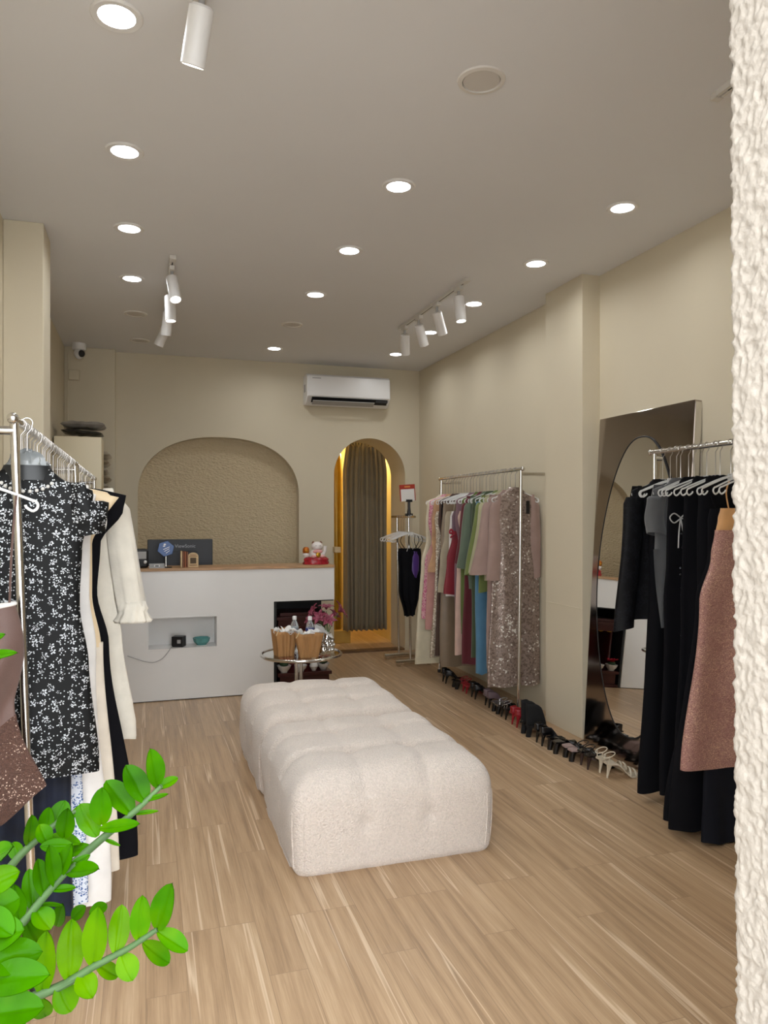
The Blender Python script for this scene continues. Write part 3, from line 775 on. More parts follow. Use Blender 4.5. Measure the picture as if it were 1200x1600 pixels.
# ------------------------------------------------------------------ camera dome, junction box, cabinet in the left far corner
t = thing('security_camera', 'white security camera hanging from the ceiling in the left back corner', 'security camera', (-0.60, 7.55, H))
obj('mount', MB().lathe([(0.062, 0), (0.062, -0.05), (0.055, -0.06), (0, -0.06)], 28), m_white, t)
ch_ = obj('head', MB().ball((0.0, -0.0, -0.095), 0.048, 0.048, 0.05, 24, 14), m_white, t)
obj('lens', MB().ball((0.022, -0.028, -0.098), 0.032, 0.03, 0.034, 20, 12), m_black, ch_)
t = thing('junction_box', 'small white box on the wall below the security camera', 'junction box', (-0.655, 7.695, 2.85))
obj('cover', MB().box(-0.05, 0.05, -0.03, 0.005, -0.05, 0.05), m_wall, t, bevel=0.008)
obj('cable', MB().tube([(-0.055, -0.006, 0.22), (-0.06, -0.006, -0.3), (-0.05, -0.006, -1.0)], 0.005, 6), m_wall, t)
t = thing('tall_cabinet', 'tall pale cabinet behind the left clothes rack in the back corner', 'cabinet', (-0.545, 6.92, 0))
obj('carcass', MB().box(-0.185, 0.185, -0.16, 0.18, 0.02, 2.17), M('cream_laminate', 'e2d5b4', 0.4), t, smooth=0, bevel=0.002)
obj('door', MB().box(-0.185, 0.185, -0.18, -0.162, 0.03, 2.168), M('cream_door', 'e6dabb', 0.35), t, smooth=0, bevel=0.002)
obj('plinth', MB().box(-0.18, 0.18, -0.15, 0.17, 0, 0.02), m_black, t, smooth=0)
m_bagd = M('dark_plastic_bag', '45423f', 0.25, var=0.3, vs=12); m_bagg = M('grey_plastic_bag', '8f8a83', 0.3, var=0.25, vs=12)
def bag_mesh(w, d, h, seed, tilt=0):
    mb = MB()
    def fn(s):
        def g(u, v):
            e = (min(u, 1 - u, v, 1 - v) * 6); e = min(1, e) ** 0.5
            x = (u - 0.5) * w; y = (v - 0.5) * d
            return (x + 0.01 * noise.noise(Vector((u * 5, v * 5, seed))), y, h / 2 + s * h / 2 * e * (0.8 + 0.4 * noise.noise(Vector((u * 6 + seed, v * 6, s)))) + tilt * x)
        return g
    mb.grid(fn(1), 18, 14); f2 = fn(-1)
    mb.grid(lambda u, v: f2(1 - u, v), 18, 14)
    return mb
tag(obj('plastic_bag', bag_mesh(0.33, 0.30, 0.04, 1, -0.06), m_bagd, smooth=180, loc=(-0.52, 6.93, 2.195)), 'dark folded plastic bag directly on the tall pale cabinet', 'bag', 'folded bags on the cabinet')
tag(obj('plastic_bag', bag_mesh(0.35, 0.30, 0.07, 2, 0.0), m_bagg, smooth=180, loc=(-0.51, 6.93, 2.245)), 'grey folded plastic bag on top of the dark bag, highest in the back corner', 'bag', 'folded bags on the cabinet')
t = thing('low_cabinet', 'low pale cabinet beside the tall cabinet, under the stacked bags', 'cabinet', (-0.47, 7.38, 0))
obj('carcass', MB().box(-0.24, 0.17, -0.26, 0.26, 0, 1.30), M('cream_laminate', 'ddd0b0', 0.45), t, smooth=0, bevel=0.003)
obj('door', MB().box(-0.235, 0.165, -0.275, -0.262, 0.03, 1.28), M('cream_door', 'e0d4b6', 0.4), t, smooth=0, bevel=0.002)
m_pack = [M('clear_wrapped_white', 'b5ac9b', 0.3, var=0.25, vs=25), M('wrapped_beige', '9c8f78', 0.3, var=0.3, vs=25)]
for i in range(11):
    tag(obj('wrapped_garment', bag_mesh(0.30, 0.42, 0.075, i + 5), m_pack[i % 2], smooth=180, loc=(-0.47 + 0.012 * math.sin(i * 2.1), 7.38, 1.30 + 0.072 * i)), f'wrapped folded garment, {["bottom one", "second", "third", "fourth", "fifth", "sixth", "seventh", "eighth", "ninth", "tenth", "top one"][i]}{"" if i in (0, 10) else " from the bottom"} of the stack beside the tall cabinet', 'packed garment', 'stack of wrapped garments')

# ------------------------------------------------------------------ leaning mirror
t = thing('standing_mirror', 'tall steel framed mirror with egg shaped glass leaning beside the column', 'mirror', (2.755, 3.37, 0.0))
t.rotation_euler = (0, math.atan(0.125 / 2.14), 0)
MW, MH = 0.90, 2.145
m_steel = NT('brushed_bronze_steel'); m_steel.set((0.42, 0.37, 0.34, 1), 0.10, 1.0); m_steel = m_steel.mat
m_mirror = NT('mirror_glass'); m_mirror.set((0.88, 0.87, 0.84, 1), 0.01, 1.0); m_mirror = m_mirror.mat
obj('frame', MB().box(0, 0.05, 0, MW, 0.004, MH), m_steel, t, smooth=0, bevel=0.002)
def egg(k=0.0):
    pts = []
    for i in range(96):
        a = 2 * PI * i / 96
        z = 1.075 + (0.905 + k) * math.sin(a)
        v = (z - 0.17) / 1.81
        w = 0.335 + k + 0.05 * math.sin(PI * min(1, max(0, v)) * 1.0)
        c = math.cos(a)
        y = 0.44 + w * math.copysign(abs(c) ** 0.85, c)
        pts.append((y, z))
    return pts
obj('glass', MB().prism(egg(), -0.006, -0.0005, 'x'), m_mirror, t, smooth=0)['label'] = 'clear mirror glass'
rim = [(-0.004, y, z) for y, z in egg(0.003)]
obj('rim', MB().tube(rim, 0.0055, 8, closed=True), m_black, t)['label'] = 'thin black rim'
obj('side_edge', MB().box(0.004, 0.046, -0.004, 0.0, 0.01, MH - 0.01), m_chrome, t, smooth=0)

# ------------------------------------------------------------------ clothes racks
def rack(name, label, x, y0, y1, h, wall_dx, foot=True, lean=0.0):
    t = thing(name, label, 'clothes rack', (x, y0, 0), 0, 'chrome clothes racks')
    L = y1 - y0
    obj('rail', MB().tube([(0, -0.03, h), (0, L + 0.03, h)], 0.0135, 14), m_chrome, t)
    for yy in (0, L):
        s = -1 if yy == 0 else 1
        obj('post', MB().tube([(0, yy, h - 0.01), (lean * 0.5, yy, h * 0.5), (lean, yy, 0.03)], 0.0135, 14), m_chrome, t)
        obj('crossbar', MB().tube([(0, yy, h - 0.035), (wall_dx, yy, h - 0.035)], 0.0135, 12), m_chrome, t)
        obj('finial', MB().ball((0, yy - 0.03 * (1 if yy == 0 else -1), h), 0.0175, 0.014, 0.0175, 14, 10), m_chrome, t)
        obj('foot', MB().lathe([(0.017, 0), (0.017, 0.02), (0.013, 0.032)], 16, (lean, yy, 0)), m_black, t)
        if foot:
            obj('post', MB().tube([(wall_dx, yy, h - 0.035), (wall_dx, yy, 0.0)], 0.0125, 12), m_chrome, t)
    return t
LX, LH = -0.39, 1.80
AX, AH = 2.70, 1.854
BX, BH = 2.66, 1.85
left_rack = rack('clothes_rack', 'long chrome clothes rack along the left wall nearest to the doorway', LX, 2.55, 4.62, LH, -0.30, True, 0.06)
rack('clothes_rack', 'short chrome clothes rack on the left in front of the tall pale cabinet', LX - 0.02, 4.95, 6.62, LH + 0.01, -0.28, True)
rack('clothes_rack', 'chrome clothes rack against the right wall between column and arch', AX, 5.03, 6.62, AH, 0.20, False, -0.02)
rack('clothes_rack', 'chrome clothes rack in front of the leaning mirror beside the pillar', BX, 2.25, 3.43, BH, 0.045, False)
t = thing('display_stand', 'low chrome clothes stand in the far right corner beside the arch', 'clothes stand', (2.50, 6.85, 0))
obj('rail', MB().tube([(0, -0.04, 1.49), (0, 0.66, 1.49)], 0.012, 12), m_chrome, t)
for yy in (0.14, 0.5):
    obj('post', MB().tube([(0, yy, 1.49), (0.02, yy, 0.04)], 0.012, 12), m_chrome, t)
    obj('foot', MB().tube([(-0.14, yy, 0.042), (0.26, yy, 0.042)], 0.026, 14).box(-0.12, -0.09, yy - 0.02, yy + 0.02, 0, 0.03).box(0.2, 0.23, yy - 0.02, yy + 0.02, 0, 0.03), m_chrome, t)
t = thing('price_sign', 'red topped white sign card clipped on the low stand in the right corner', 'sign', (2.50, 6.98, 1.503))
obj('clip', MB().box(-0.035, 0.035, -0.02, 0.02, -0.005, 0.02).tube([(0, 0, 0.01), (0, -0.004, 0.09)], [0.022, 0.012], 10).box(-0.032, 0.032, -0.014, 0.014, 0.135, 0.16).tube([(0, 0, 0.08), (0, 0, 0.15)], 0.014, 10), m_black, t, smooth=30)
cd = obj('card', MB().box(-0.078, 0.078, -0.004, 0.004, 0.145, 0.305), m_white, t, smooth=0); cd.rotation_euler = (0, R(-4), 0)
cr = obj('red_band', MB().box(-0.08, 0.08, -0.0062, 0.0062, 0.265, 0.31).box(-0.08, -0.072, -0.006, 0.006, 0.145, 0.27).box(0.072, 0.08, -0.006, 0.006, 0.145, 0.27), M('red_print', 'a8301f', 0.5), t, smooth=0); cr.rotation_euler = (0, R(-4), 0)
cm = obj('printed_mark', MB().box(-0.03, 0.03, -0.0072, -0.006, 0.28, 0.296), M('orange_print', 'd98a4a', 0.5), t, smooth=0); cm.rotation_euler = (0, R(-4), 0)

# ------------------------------------------------------------------ hangers
m_clear = NT('clear_plastic'); m_clear.set((0.95, 0.95, 0.94, 1), 0.15, Transmission_Weight=0.35, IOR=1.4); m_clear = m_clear.mat
hb = MB()
hook_path = [(0.016 * math.sin(a), 0, 0.016 * math.cos(a)) for a in [R(-100 + 14 * i) for i in range(15)]]
hook_path = [(-x, y, z) for x, y, z in hook_path][::-1]
hook_path = [(0.0162 * math.cos(R(200 - 200 * i / 12)), 0, 0.0162 * math.sin(R(200 - 200 * i / 12))) for i in range(13)] + [(0.012, 0, -0.02), (0.0, 0, -0.035), (0.0, 0, -0.16)]
hook_bm = MB().tube(hook_path, 0.0021, 7)
def arm(s):
    p = [(0, 0, -0.155)] + [(s * (0.02 + 0.16 * i / 6), 0, -0.163 - 0.055 * (i / 6) ** 1.2) for i in range(7)]
    p += [(s * (0.180 + 0.016 * math.sin(a)), 0, -0.234 + 0.016 * math.cos(a)) for a in [R(25 + 26 * i) for i in range(7)]]
    p += [(s * 0.165, 0, -0.240), (s * 0.162, 0, -0.232)]
    return p
arms_bm = MB()
for s in (-1, 1): arms_bm.tube(smoothpath(arm(s), 2), 0.0042, 8, flat=0.7)
arms_bm.box(-0.017, 0.017, -0.0035, 0.0035, -0.178, -0.150)
h0 = None
def hanger(x, y, h, rz, label, group):
    global h0
    if h0 is None:
        h0 = thing('clothes_hanger', label, 'hanger', (x, y, h), rz, group)
        obj('hook', hook_bm, M('hook_wire', (0.46, 0.43, 0.40, 1), 0.28, 1.0), h0)['label'] = 'thin chrome wire hook'
        obj('arms', arms_bm, m_clear, h0)['label'] = 'clear plastic arms'
        return h0
    return dup(h0, (x, y, h), rz, label, group)

# ------------------------------------------------------------------ garments
def cat(p, t):
    """smooth lookup in a list of (t, values...)"""
    if t <= p[0][0]: return p[0][1:]
    for a, b in zip(p, p[1:]):
        if t <= b[0]:
            k = (t - a[0]) / (b[0] - a[0]); k = k * k * (3 - 2 * k)
            return tuple(u + (v - u) * k for u, v in zip(a[1:], b[1:]))
    return p[-1][1:]

def body_mesh(prof, folds, amp, seed, xmax=9, n=56, m=46, x0=0.0, wave=0.004, hem=0.006, left=False):
    """a hanging cloth shell: prof = (drop, half width, half depth)"""
    mb = MB(); vs = []; fs = []
    t0, t1 = prof[0][0], prof[-1][0]
    for i in range(m + 1):
        u = i / m
        t = t0 + (t1 - t0) * (u ** 1.25)
        w, d = cat(prof, t)[:2]
        k = min(1, max(0, (t - t0 - 0.12) / 0.45)) 
        for j in range(n):
            a = 2 * PI * j / n
            c, s_ = math.cos(a), math.sin(a)
            x = x0 + w * math.copysign(abs(c) ** 0.8, c)
            q = x / max(w, 0.05)
            f = math.sin(folds * q * 1.6 + seed * 1.7 + 0.8 * math.sin(2.2 * t + seed)) + 0.45 * math.sin(folds * 2.1 * q + seed * 3.1 + t)
            y = d * math.copysign(abs(s_) ** 0.75, s_) + amp * k * f * (0.6 + 0.4 * abs(s_))
            x += wave * k * math.sin(7 * t + seed) * abs(c)
            z = -t + hem * k * math.sin(folds * q * 1.3 + seed) * (u ** 4) + 0.006 * noise.noise(Vector((q * 3, seed, t * 5)))
            vs.append((max(-xmax, x) if left else min(x, xmax), y, z))
    for i in range(m):
        for j in range(n):
            j2 = (j + 1) % n
            fs.append((i * n + j, (i + 1) * n + j, (i + 1) * n + j2, i * n + j2))
    return mb.add(vs, fs)

def sleeve_mesh(side, sx, drop, length, r0, r1, splay, seed, xmax=9, ry=0.55, n=22, m=20, ruffle=0.0, left=False):
    mb = MB(); vs = []; fs = []
    for i in range(m + 1):
        u = i / m
        # armhole close to the shoulder, then hanging down
        cx = side * (sx - 0.02 + splay * u ** 1.1)
        cz = -drop - 0.02 - length * u
        r = r0 + (r1 - r0) * u
        if i == 0: r *= 0.75
        for j in range(n):
            a = 2 * PI * j / n
            k = 1 + 0.10 * math.sin(3 * a + seed + 4 * u) * u + ruffle * u * math.sin(7 * a + seed)
            x = cx + r * k * math.cos(a); y = r * ry * k * math.sin(a) + 0.006 * math.sin(6 * u + seed)
            z = cz + (0.045 * (1 - u) if side * math.cos(a) < 0 else -0.015 * (1 - u)) + 0.012 * math.sin(a + seed) * u
            vs.append((max(-xmax, x) if left else min(x, xmax), y, z))
    for i in range(m):
        for j in range(n):
            j2 = (j + 1) % n
            fs.append((i * n + j, (i + 1) * n + j, (i + 1) * n + j2, i * n + j2))
    return mb.add(vs, fs)

def garment(name, label, category, x, y, h, mat, sh=0.19, bust=0.2, waist=0.17, hip=0.2, hem=0.24, bottom=0.3, d=0.024, dh=None,
            folds=4, amp=0.008, sleeve=None, seed=1, xmax=None, rz=0.0, neck=0.065, ndrop=0.165, strap=False, wz=0.42, group=None,
            skirt=None, hang=True, hlabel=None, hgroup=None, collar=False, smat=None):
    """sleeve = (length, r0, r1, splay); bottom = height of the hem above the floor; skirt = (material, drop where it starts)"""
    t = thing(name, label, category, (x, y, h), rz, group)
    xm = (xmax - x) if xmax else 9
    if x < 0: xm = -(-0.732 - x)
    L = h - bottom
    dh = dh or d * 1.35
    if strap:
        top = ndrop + 0.15
        prof = [(top, bust * 0.92, d * 0.8), (top + 0.05, bust, d), (top + 0.22, waist, d * 0.9), (min(top + 0.42, L - 0.02), hip, d), (L, hem, dh)]
        for s in (-1, 1):
            obj('strap', MB().tube(smoothpath([(s * 0.10, 0.0, -ndrop - 0.024), (s * 0.115, 0.003, -ndrop - 0.08), (s * bust * 0.6, 0.004, -top - 0.01)], 4), 0.004, 6, flat=0.5), smat or mat, t)
    else:
        prof = [(ndrop - 0.012, neck, d * 0.45), (ndrop + 0.008, neck + 0.02, d * 0.6), (ndrop + 0.055, sh, d * 0.75), (ndrop + 0.11, max(sh * 0.97, bust * 0.95), d), (ndrop + 0.24, bust, d)]
        if L > ndrop + 0.55: prof += [(ndrop + wz, waist, d * 0.9), (ndrop + wz + 0.2 if L > ndrop + wz + 0.3 else ndrop + wz + 0.08, hip, d), (L, hem, dh)]
        else: prof += [(L, hem, dh)]
    if skirt:
        sm, sd = skirt
        p1 = [p for p in prof if p[0] < sd]; v = cat(prof, sd)
        obj('bodice', body_mesh(p1 + [(sd, v[0], v[1])], folds, amp, seed, xm, left=x < 0), mat, t, smooth=180)
        p2 = [(sd - 0.015, v[0] * 1.01 + 0.002, v[1] + 0.003)] + [p for p in prof if p[0] > sd + 0.02]
        obj('skirt', body_mesh(p2, folds, amp, seed + 2, xm, left=x < 0), sm, t, smooth=180)
    else:
        obj('cloth_body', body_mesh(prof, folds, amp, seed, xm, left=x < 0), mat, t, smooth=180)
    if sleeve:
        for s in (-1, 1):
            obj('sleeve', sleeve_mesh(s, sh, ndrop + 0.05, sleeve[0], sleeve[1], sleeve[2], sleeve[3], seed + s, xm, ruffle=(sleeve[4] if len(sleeve) > 4 else 0), left=x < 0), smat or mat, t, smooth=180)
    if collar:
        obj('collar', MB().lathe([(neck + 0.004, -0.004), (neck * 0.95, 0.018), (neck * 0.85, 0.03)], 24, (0, 0, -ndrop), d * 0.9 / neck), mat, t, smooth=180)
    if hang:
        hanger(x, y, h, rz, hlabel, hgroup)
    return t

def trousers(label, x, y, h, mat, w=0.17, leg0=0.09, leg1=0.10, bottom=0.3, seed=1, xmax=None, group=None, top=0.24, hlabel=None, hgroup=None, d=0.022):
    t = thing('trousers', label, 'trousers', (x, y, h), 0, group)
    xm = (xmax - x) if xmax else 9
    L = h - bottom
    obj('waistband', body_mesh([(top, w, d * 0.7), (top + 0.02, w, d * 0.75), (top + 0.05, w * 1.01, d * 0.8)], 2, 0.0, seed, xm, m=6), mat, t, smooth=180)
    for s in (-1, 1):
        obj('leg', body_mesh([(top + 0.045, w * 0.52, d * 0.8), (top + 0.25, leg0, d), ((top + L) / 2, (leg0 + leg1) / 2, d), (L, leg1, d * 1.1)], 3, 0.006, seed + s, xm, n=36, x0=s * w * 0.5), mat, t, smooth=180)
    for s in (-1, 1):
        obj('clip', MB().box(s * 0.1 - 0.008, s * 0.1 + 0.008, -0.008, 0.008, -top - 0.025, -top + 0.012), m_clear, t, smooth=0)
    hanger(x, y, h, 0, hlabel, hgroup)
    return t

# materials of the clothes
c_black = fabric('black_cloth', '0b0b10', 0.85, sheen=0.0, Specular_IOR_Level=0.15)
c_navy = fabric('navy_velvet', '10182a', 0.6, var=0.5, sheen=0.15, Specular_IOR_Level=0.25)
c_white = fabric('white_cotton', 'e4e0dc', 0.85)
c_offw = fabric('off_white_lace', 'ddd6c8', 0.85, var=0.08, bs=90, b=0.5)
c_cream = fabric('cream_satin', 'e0c9a4', 0.45, var=0.05)
c_ivory = fabric('ivory_cloth', 'cfc4ae', 0.8)
c_floral = flowers('black_floral_sequin_cloth', '0c0d0e', 'c9ccd0', 33, 0.42, metal=0.5, dot_scale=88, dot_size=0.17, r=0.55)
c_blueflo = flowers('blue_floral_print', 'd5dbe6', '3f5f96', 48, 0.55, metal=0.0, dot_scale=110, dot_size=0.3)
c_brown = fabric('mauve_brown_cloth', '5f4740', 0.6, var=0.1)
c_brownseq = sequin('brown_sequin_cloth', '5c4036', '4a322a', 330, 0.2, 0.45, 'e6cdbb', 0.93)
c_rose = sequin('rose_gold_sequin_cloth', 'c2938a', 'a0716b', 300, 0.35, 0.36, 'e9c2a8', 0.78, (1, 1, 1.5))
c_orange = fabric('apricot_cloth', 'cf9a62', 0.6, var=0.08)
c_seq = sequin('silver_mauve_sequin_cloth', 'a39187', '7d6c63', 85, 0.4, 0.33, 'f6f2ec', 0.94)
c_mauve = fabric('mauve_chiffon', '9c8279', 0.7)
c_grey = fabric('grey_knit', '5a5b5d', 0.9)
c_embl = flowers('black_embroidered_cloth', '0a0a0e', '1b1c22', 22, 0.6, metal=0.1, dots=False)

# ---- right rack between column and arch (nearest first)
HG = 'hangers on the right rack beyond the column'
HL = 'clear plastic hanger with thin chrome hook on the right rack beyond the column'
A = dict(x=AX, h=AH, xmax=2.905, hgroup=HG, hlabel=HL)
garment('sequin_dress', 'long silver mauve sequin dress at the near end of the right rack', 'dress', y=5.12, mat=c_seq, sh=0.18, bust=0.185, waist=0.19, hip=0.20, hem=0.235, bottom=0.20, d=0.024, folds=5, amp=0.007, sleeve=(0.60, 0.05, 0.055, 0.03), smat=c_mauve, collar=True, seed=1, **A)
tag(obj('price_tag', MB().box(-0.014, 0.014, -0.001, 0.001, -0.10, 0.0).tube([(0, 0, 0), (0.003, 0, 0.04)], 0.001, 5), m_black, loc=(2.79, 5.085, 1.615), smooth=0), 'narrow black swing tag on the shoulder of the silver mauve sequin dress', 'tag')
garment('cape_dress', 'mauve chiffon dress with wide cape sleeves just behind the sequin dress', 'dress', y=5.20, mat=c_mauve, bottom=0.32, hem=0.2, sleeve=(0.56, 0.06, 0.11, 0.055), seed=2, **A)
cg = dict(seed=3)
garment('blouse', 'pale lime cream blouse next behind the mauve cape dress', 'blouse', y=5.275, mat=fabric('cream_green_cloth', 'a9a583', 0.8), bottom=1.0, hem=0.19, sleeve=(0.55, 0.058, 0.085, 0.055), seed=3, **A)
garment('blouse', 'yellow green blouse with flared cuffs on the right rack', 'blouse', y=5.345, mat=fabric('lime_cloth', '6d7940', 0.8), bottom=0.9, hem=0.2, sleeve=(0.58, 0.055, 0.085, 0.065), seed=4, **A)
trousers('sky blue trousers hanging near the front of the right rack', y=5.42, mat=fabric('sky_blue_cloth', '52809f', 0.75), w=0.19, leg0=0.10, leg1=0.10, bottom=0.24, seed=5, **A)
garment('dress', 'dark green dress beside the sky blue trousers', 'dress', y=5.49, mat=fabric('dark_green_cloth', '3d4a30', 0.8), bottom=0.35, hem=0.20, sleeve=None, seed=6, **A)
garment('blouse', 'sage green long sleeved blouse on the right rack', 'blouse', y=5.56, mat=fabric('sage_cloth', '5c6957', 0.75), bottom=0.9, hem=0.19, sleeve=(0.54, 0.055, 0.075, 0.055), seed=7, **A)
garment('dress', 'long burgundy dress on the right rack behind the sage blouse', 'dress', y=5.63, mat=fabric('burgundy_cloth', '5c121f', 0.7), bottom=0.28, hem=0.22, sleeve=(0.5, 0.05, 0.06, 0.05), skirt=None, seed=8, **A)
garment('dress', 'olive green sleeveless dress between the burgundy and the mauve dress', 'dress', y=5.70, mat=fabric('olive_cloth', '5a6a2c', 0.75), bottom=0.52, hem=0.19, seed=9, **A)
garment('slip_dress', 'blush pink slip dress showing only its hem below the olive dress', 'dress', y=5.76, mat=fabric('blush_cloth', 'cfae9f', 0.6), bottom=0.34, hem=0.235, hip=0.21, strap=True, seed=10, **A)
garment('dress', 'dusty mauve dress with straight shoulder beside the crimson short dress', 'dress', y=5.82, mat=fabric('dusty_mauve_cloth', '7d5f68', 0.75), bottom=0.6, hem=0.2, seed=11, **A)
t = garment('short_dress', 'crimson short dress with bow and greyish plum top on the right rack', 'dress', y=5.885, mat=fabric('plum_cloth', '6f5560', 0.8), bottom=0.83, bust=0.20, waist=0.20, hip=0.25, hem=0.285, skirt=(fabric('crimson_cloth', '7e0f22', 0.6), 0.50), seed=12, strap=True, **A)
obj('bow', MB().tube(smoothpath([(-0.19, -0.03, -0.50), (-0.225, -0.035, -0.47), (-0.235, -0.035, -0.50), (-0.19, -0.03, -0.505), (-0.23, -0.035, -0.54)], 4), 0.008, 8, flat=0.5), fabric('crimson_ribbon', '9c1a30', 0.5), t)
garment('sleeveless_blouse', 'white sleeveless top on the right rack beside the crimson short dress', 'top', y=5.95, mat=c_white, bottom=0.80, sh=0.16, bust=0.19, waist=0.2, hem=0.235, seed=13, strap=True, **A)
garment('knit_dress', 'short beige knit dress on the right rack left of the white top', 'dress', y=6.02, mat=fabric('beige_knit', 'a89c86', 0.95, bs=120, b=0.5), bottom=0.83, sh=0.17, bust=0.21, waist=0.215, hip=0.26, hem=0.285, seed=14, strap=True, **A)
trousers('wide taupe satin trousers below the short beige dress', y=6.08, mat=fabric('taupe_satin', '84715b', 0.4), w=0.20, leg0=0.12, leg1=0.13, bottom=0.17, seed=15, **A)
trousers('black trousers beside the wide taupe trousers on the right rack', y=6.14, mat=c_black, w=0.19, leg0=0.10, leg1=0.12, bottom=0.18, seed=16, **A)
garment('dress', 'chocolate brown dress left of the black trousers', 'dress', y=6.20, mat=fabric('chocolate_cloth', '4a3226', 0.75), bottom=0.25, hem=0.235, seed=17, **A)
garment('evening_gown', 'ivory beaded gown on the right rack behind the brown dress', 'dress', y=6.26, mat=sequin('ivory_sequin_cloth', 'c9b8a2', 'a08e7a', 120, 0.3, 0.35), bottom=0.22, hem=0.255, bust=0.21, waist=0.2, seed=18, strap=True, **A)
garment('lace_blouse', 'peach lace top in the far half of the right rack', 'top', y=6.325, mat=fabric('peach_lace', 'c49a74', 0.8, var=0.18, bs=60, b=0.6), bottom=0.98, bust=0.21, waist=0.21, hem=0.25, seed=19, **A)
garment('dress', 'dusty pink dress below the peach lace top', 'dress', y=6.385, mat=fabric('dusty_pink_cloth', 'c08d86', 0.75), bottom=0.45, hem=0.25, hip=0.235, seed=20, strap=True, **A)
garment('dress', 'hot pink and white print dress near the far end of the right rack', 'dress', y=6.445, mat=flowers('pink_print', 'd9a9ae', 'b83a78', 40, 0.6, metal=0.0, dot_scale=80, dot_size=0.3), bottom=0.55, hem=0.265, hip=0.24, seed=21, **A)
garment('evening_gown', 'long cream gown flaring at the hem, last on the right rack', 'dress', y=6.515, mat=fabric('cream_gown_cloth', 'd9cfb4', 0.75), bottom=0.12, bust=0.2, waist=0.2, hip=0.25, hem=0.31, d=0.03, seed=22, **A)
for i in range(7):
    hanger(AX, 5.085 + 0.205 * i + 0.03, AH, R(rnd.uniform(-8, 8)), HL, HG)

# ---- low stand in the far right corner
D = dict(x=2.50, h=1.49, hgroup='hangers on the low corner stand', hlabel='clear plastic hanger on the low stand in the far right corner')
m_satin = fabric('purple_satin', '4a2a78', 0.35)
t = garment('camisole', 'black strappy camisole dress with purple patch on the low corner stand', 'dress', y=6.90, mat=c_black, bottom=0.52, bust=0.10, waist=0.095, hip=0.085, hem=0.035, strap=True, seed=31, **D)
obj('satin_patch', body_mesh([(0.34, 0.03, 0.024), (0.4, 0.05, 0.0265), (0.52, 0.045, 0.0275), (0.6, 0.02, 0.026)], 2, 0.002, 3, m=14, n=30, x0=0.03), m_satin, t, smooth=180)['label'] = 'purple satin patch'
for k, (dx, l) in enumerate(((-0.06, 0.16), (-0.03, 0.2), (0.0, 0.14), (0.03, 0.18))):
    obj('ribbon', MB().tube(smoothpath([(dx, -0.01, -0.18), (dx - 0.01, -0.026, -0.18 - l * 0.4), (dx + 0.012, -0.024, -0.18 - l * 0.7), (dx, -0.026, -0.18 - l)], 4), 0.003, 6), c_black if k % 2 else m_greyplastic, t)
garment('camisole', 'plain black dress behind the camisole on the low corner stand', 'dress', y=7.0, mat=c_black, bottom=0.5, bust=0.11, waist=0.10, hip=0.10, hem=0.05, strap=True, seed=32, **D)
for y in (6.95, 7.06, 7.14, 7.22, 7.3):
    hanger(2.5, y, 1.49, R(rnd.uniform(-6, 6)), D['hlabel'], D['hgroup'])

# ---- rack in front of the mirror (farthest first)
HG = 'hangers on the rack in front of the mirror'
HL = 'clear plastic hanger with chrome hook on the rack in front of the mirror'
B = dict(x=BX, h=BH, xmax=2.9, hgroup=HG, hlabel=HL)
garment('embroidered_jacket', 'black embroidered long sleeved jacket, last on the rack in front of the mirror', 'jacket', y=3.36, mat=c_embl, bottom=0.95, sh=0.20, bust=0.2, waist=0.2, hem=0.22, sleeve=(0.72, 0.062, 0.06, 0.06), seed=41, **B)
garment('long_skirt', 'long black skirt with flared hem below the embroidered jacket', 'skirt', y=3.30, mat=c_black, bottom=0.05, bust=0.13, waist=0.13, hip=0.13, hem=0.20, strap=True, seed=42, d=0.03, **B)
t = garment('knit_shirt', 'charcoal grey short sleeved knit shirt on the rack before the mirror', 'shirt', y=3.22, mat=c_grey, bottom=1.25, sh=0.20, bust=0.185, waist=0.17, hem=0.19, sleeve=(0.21, 0.062, 0.062, 0.0), seed=43, rz=R(10), **B)
def scarf(s):
    return lambda u, v: (-0.225 + 0.12 * u * (1 - 0.85 * v) + 0.05 * v, -0.03 + s + 0.006 * math.sin(6 * u + 4 * v), -0.52 - 0.40 * v)
obj('sash_end', MB().grid(scarf(0.0), 8, 12).grid(lambda u, v: scarf(0.006)(1 - u, v), 8, 12), c_grey, t, smooth=180)
t = garment('long_dress', 'long black dress with white ribbon bow and rhinestone column before the mirror', 'dress', y=3.12, mat=c_black, bottom=0.10, hem=0.21, waist=0.165, bust=0.165, hip=0.18, sh=0.155, seed=44, **B)
m_rib = fabric('white_ribbon', 'b4b2b0', 0.6)
bx, bz = -0.115, -0.36
for path in ([(0, -0.04, 0), (-0.045, -0.047, 0.022), (-0.07, -0.047, 0.0), (-0.045, -0.047, -0.025), (0, -0.04, -0.002)], [(0, -0.04, 0), (0.045, -0.047, 0.034), (0.075, -0.047, 0.018), (0.05, -0.047, -0.006), (0, -0.04, -0.002)],
             [(0, -0.04, 0), (-0.016, -0.047, -0.07), (-0.02, -0.047, -0.15)], [(0, -0.04, 0), (0.018, -0.047, -0.10), (0.05, -0.05, -0.16), (0.06, -0.05, -0.19)]):
    o = obj('ribbon_bow', MB().tube(smoothpath([(x + bx, y, z + bz) for x, y, z in path], 5), 0.0034, 7), m_rib, t); o['label'] = 'white ribbon bow'
m_rhine = M('rhinestone', 'b9bcc4', 0.15, 0.8)
rr = random.Random(3)
for i in range(30):
    obj('rhinestone', MB().lathe([(0.0025, -0.001), (0.0055, 0.001), (0.0025, 0.003)], 8), m_rhine, t, loc=(-0.105 + rr.uniform(-0.014, 0.014), -0.040, -0.44 - i * 0.034)).rotation_euler = (R(90), 0, 0)
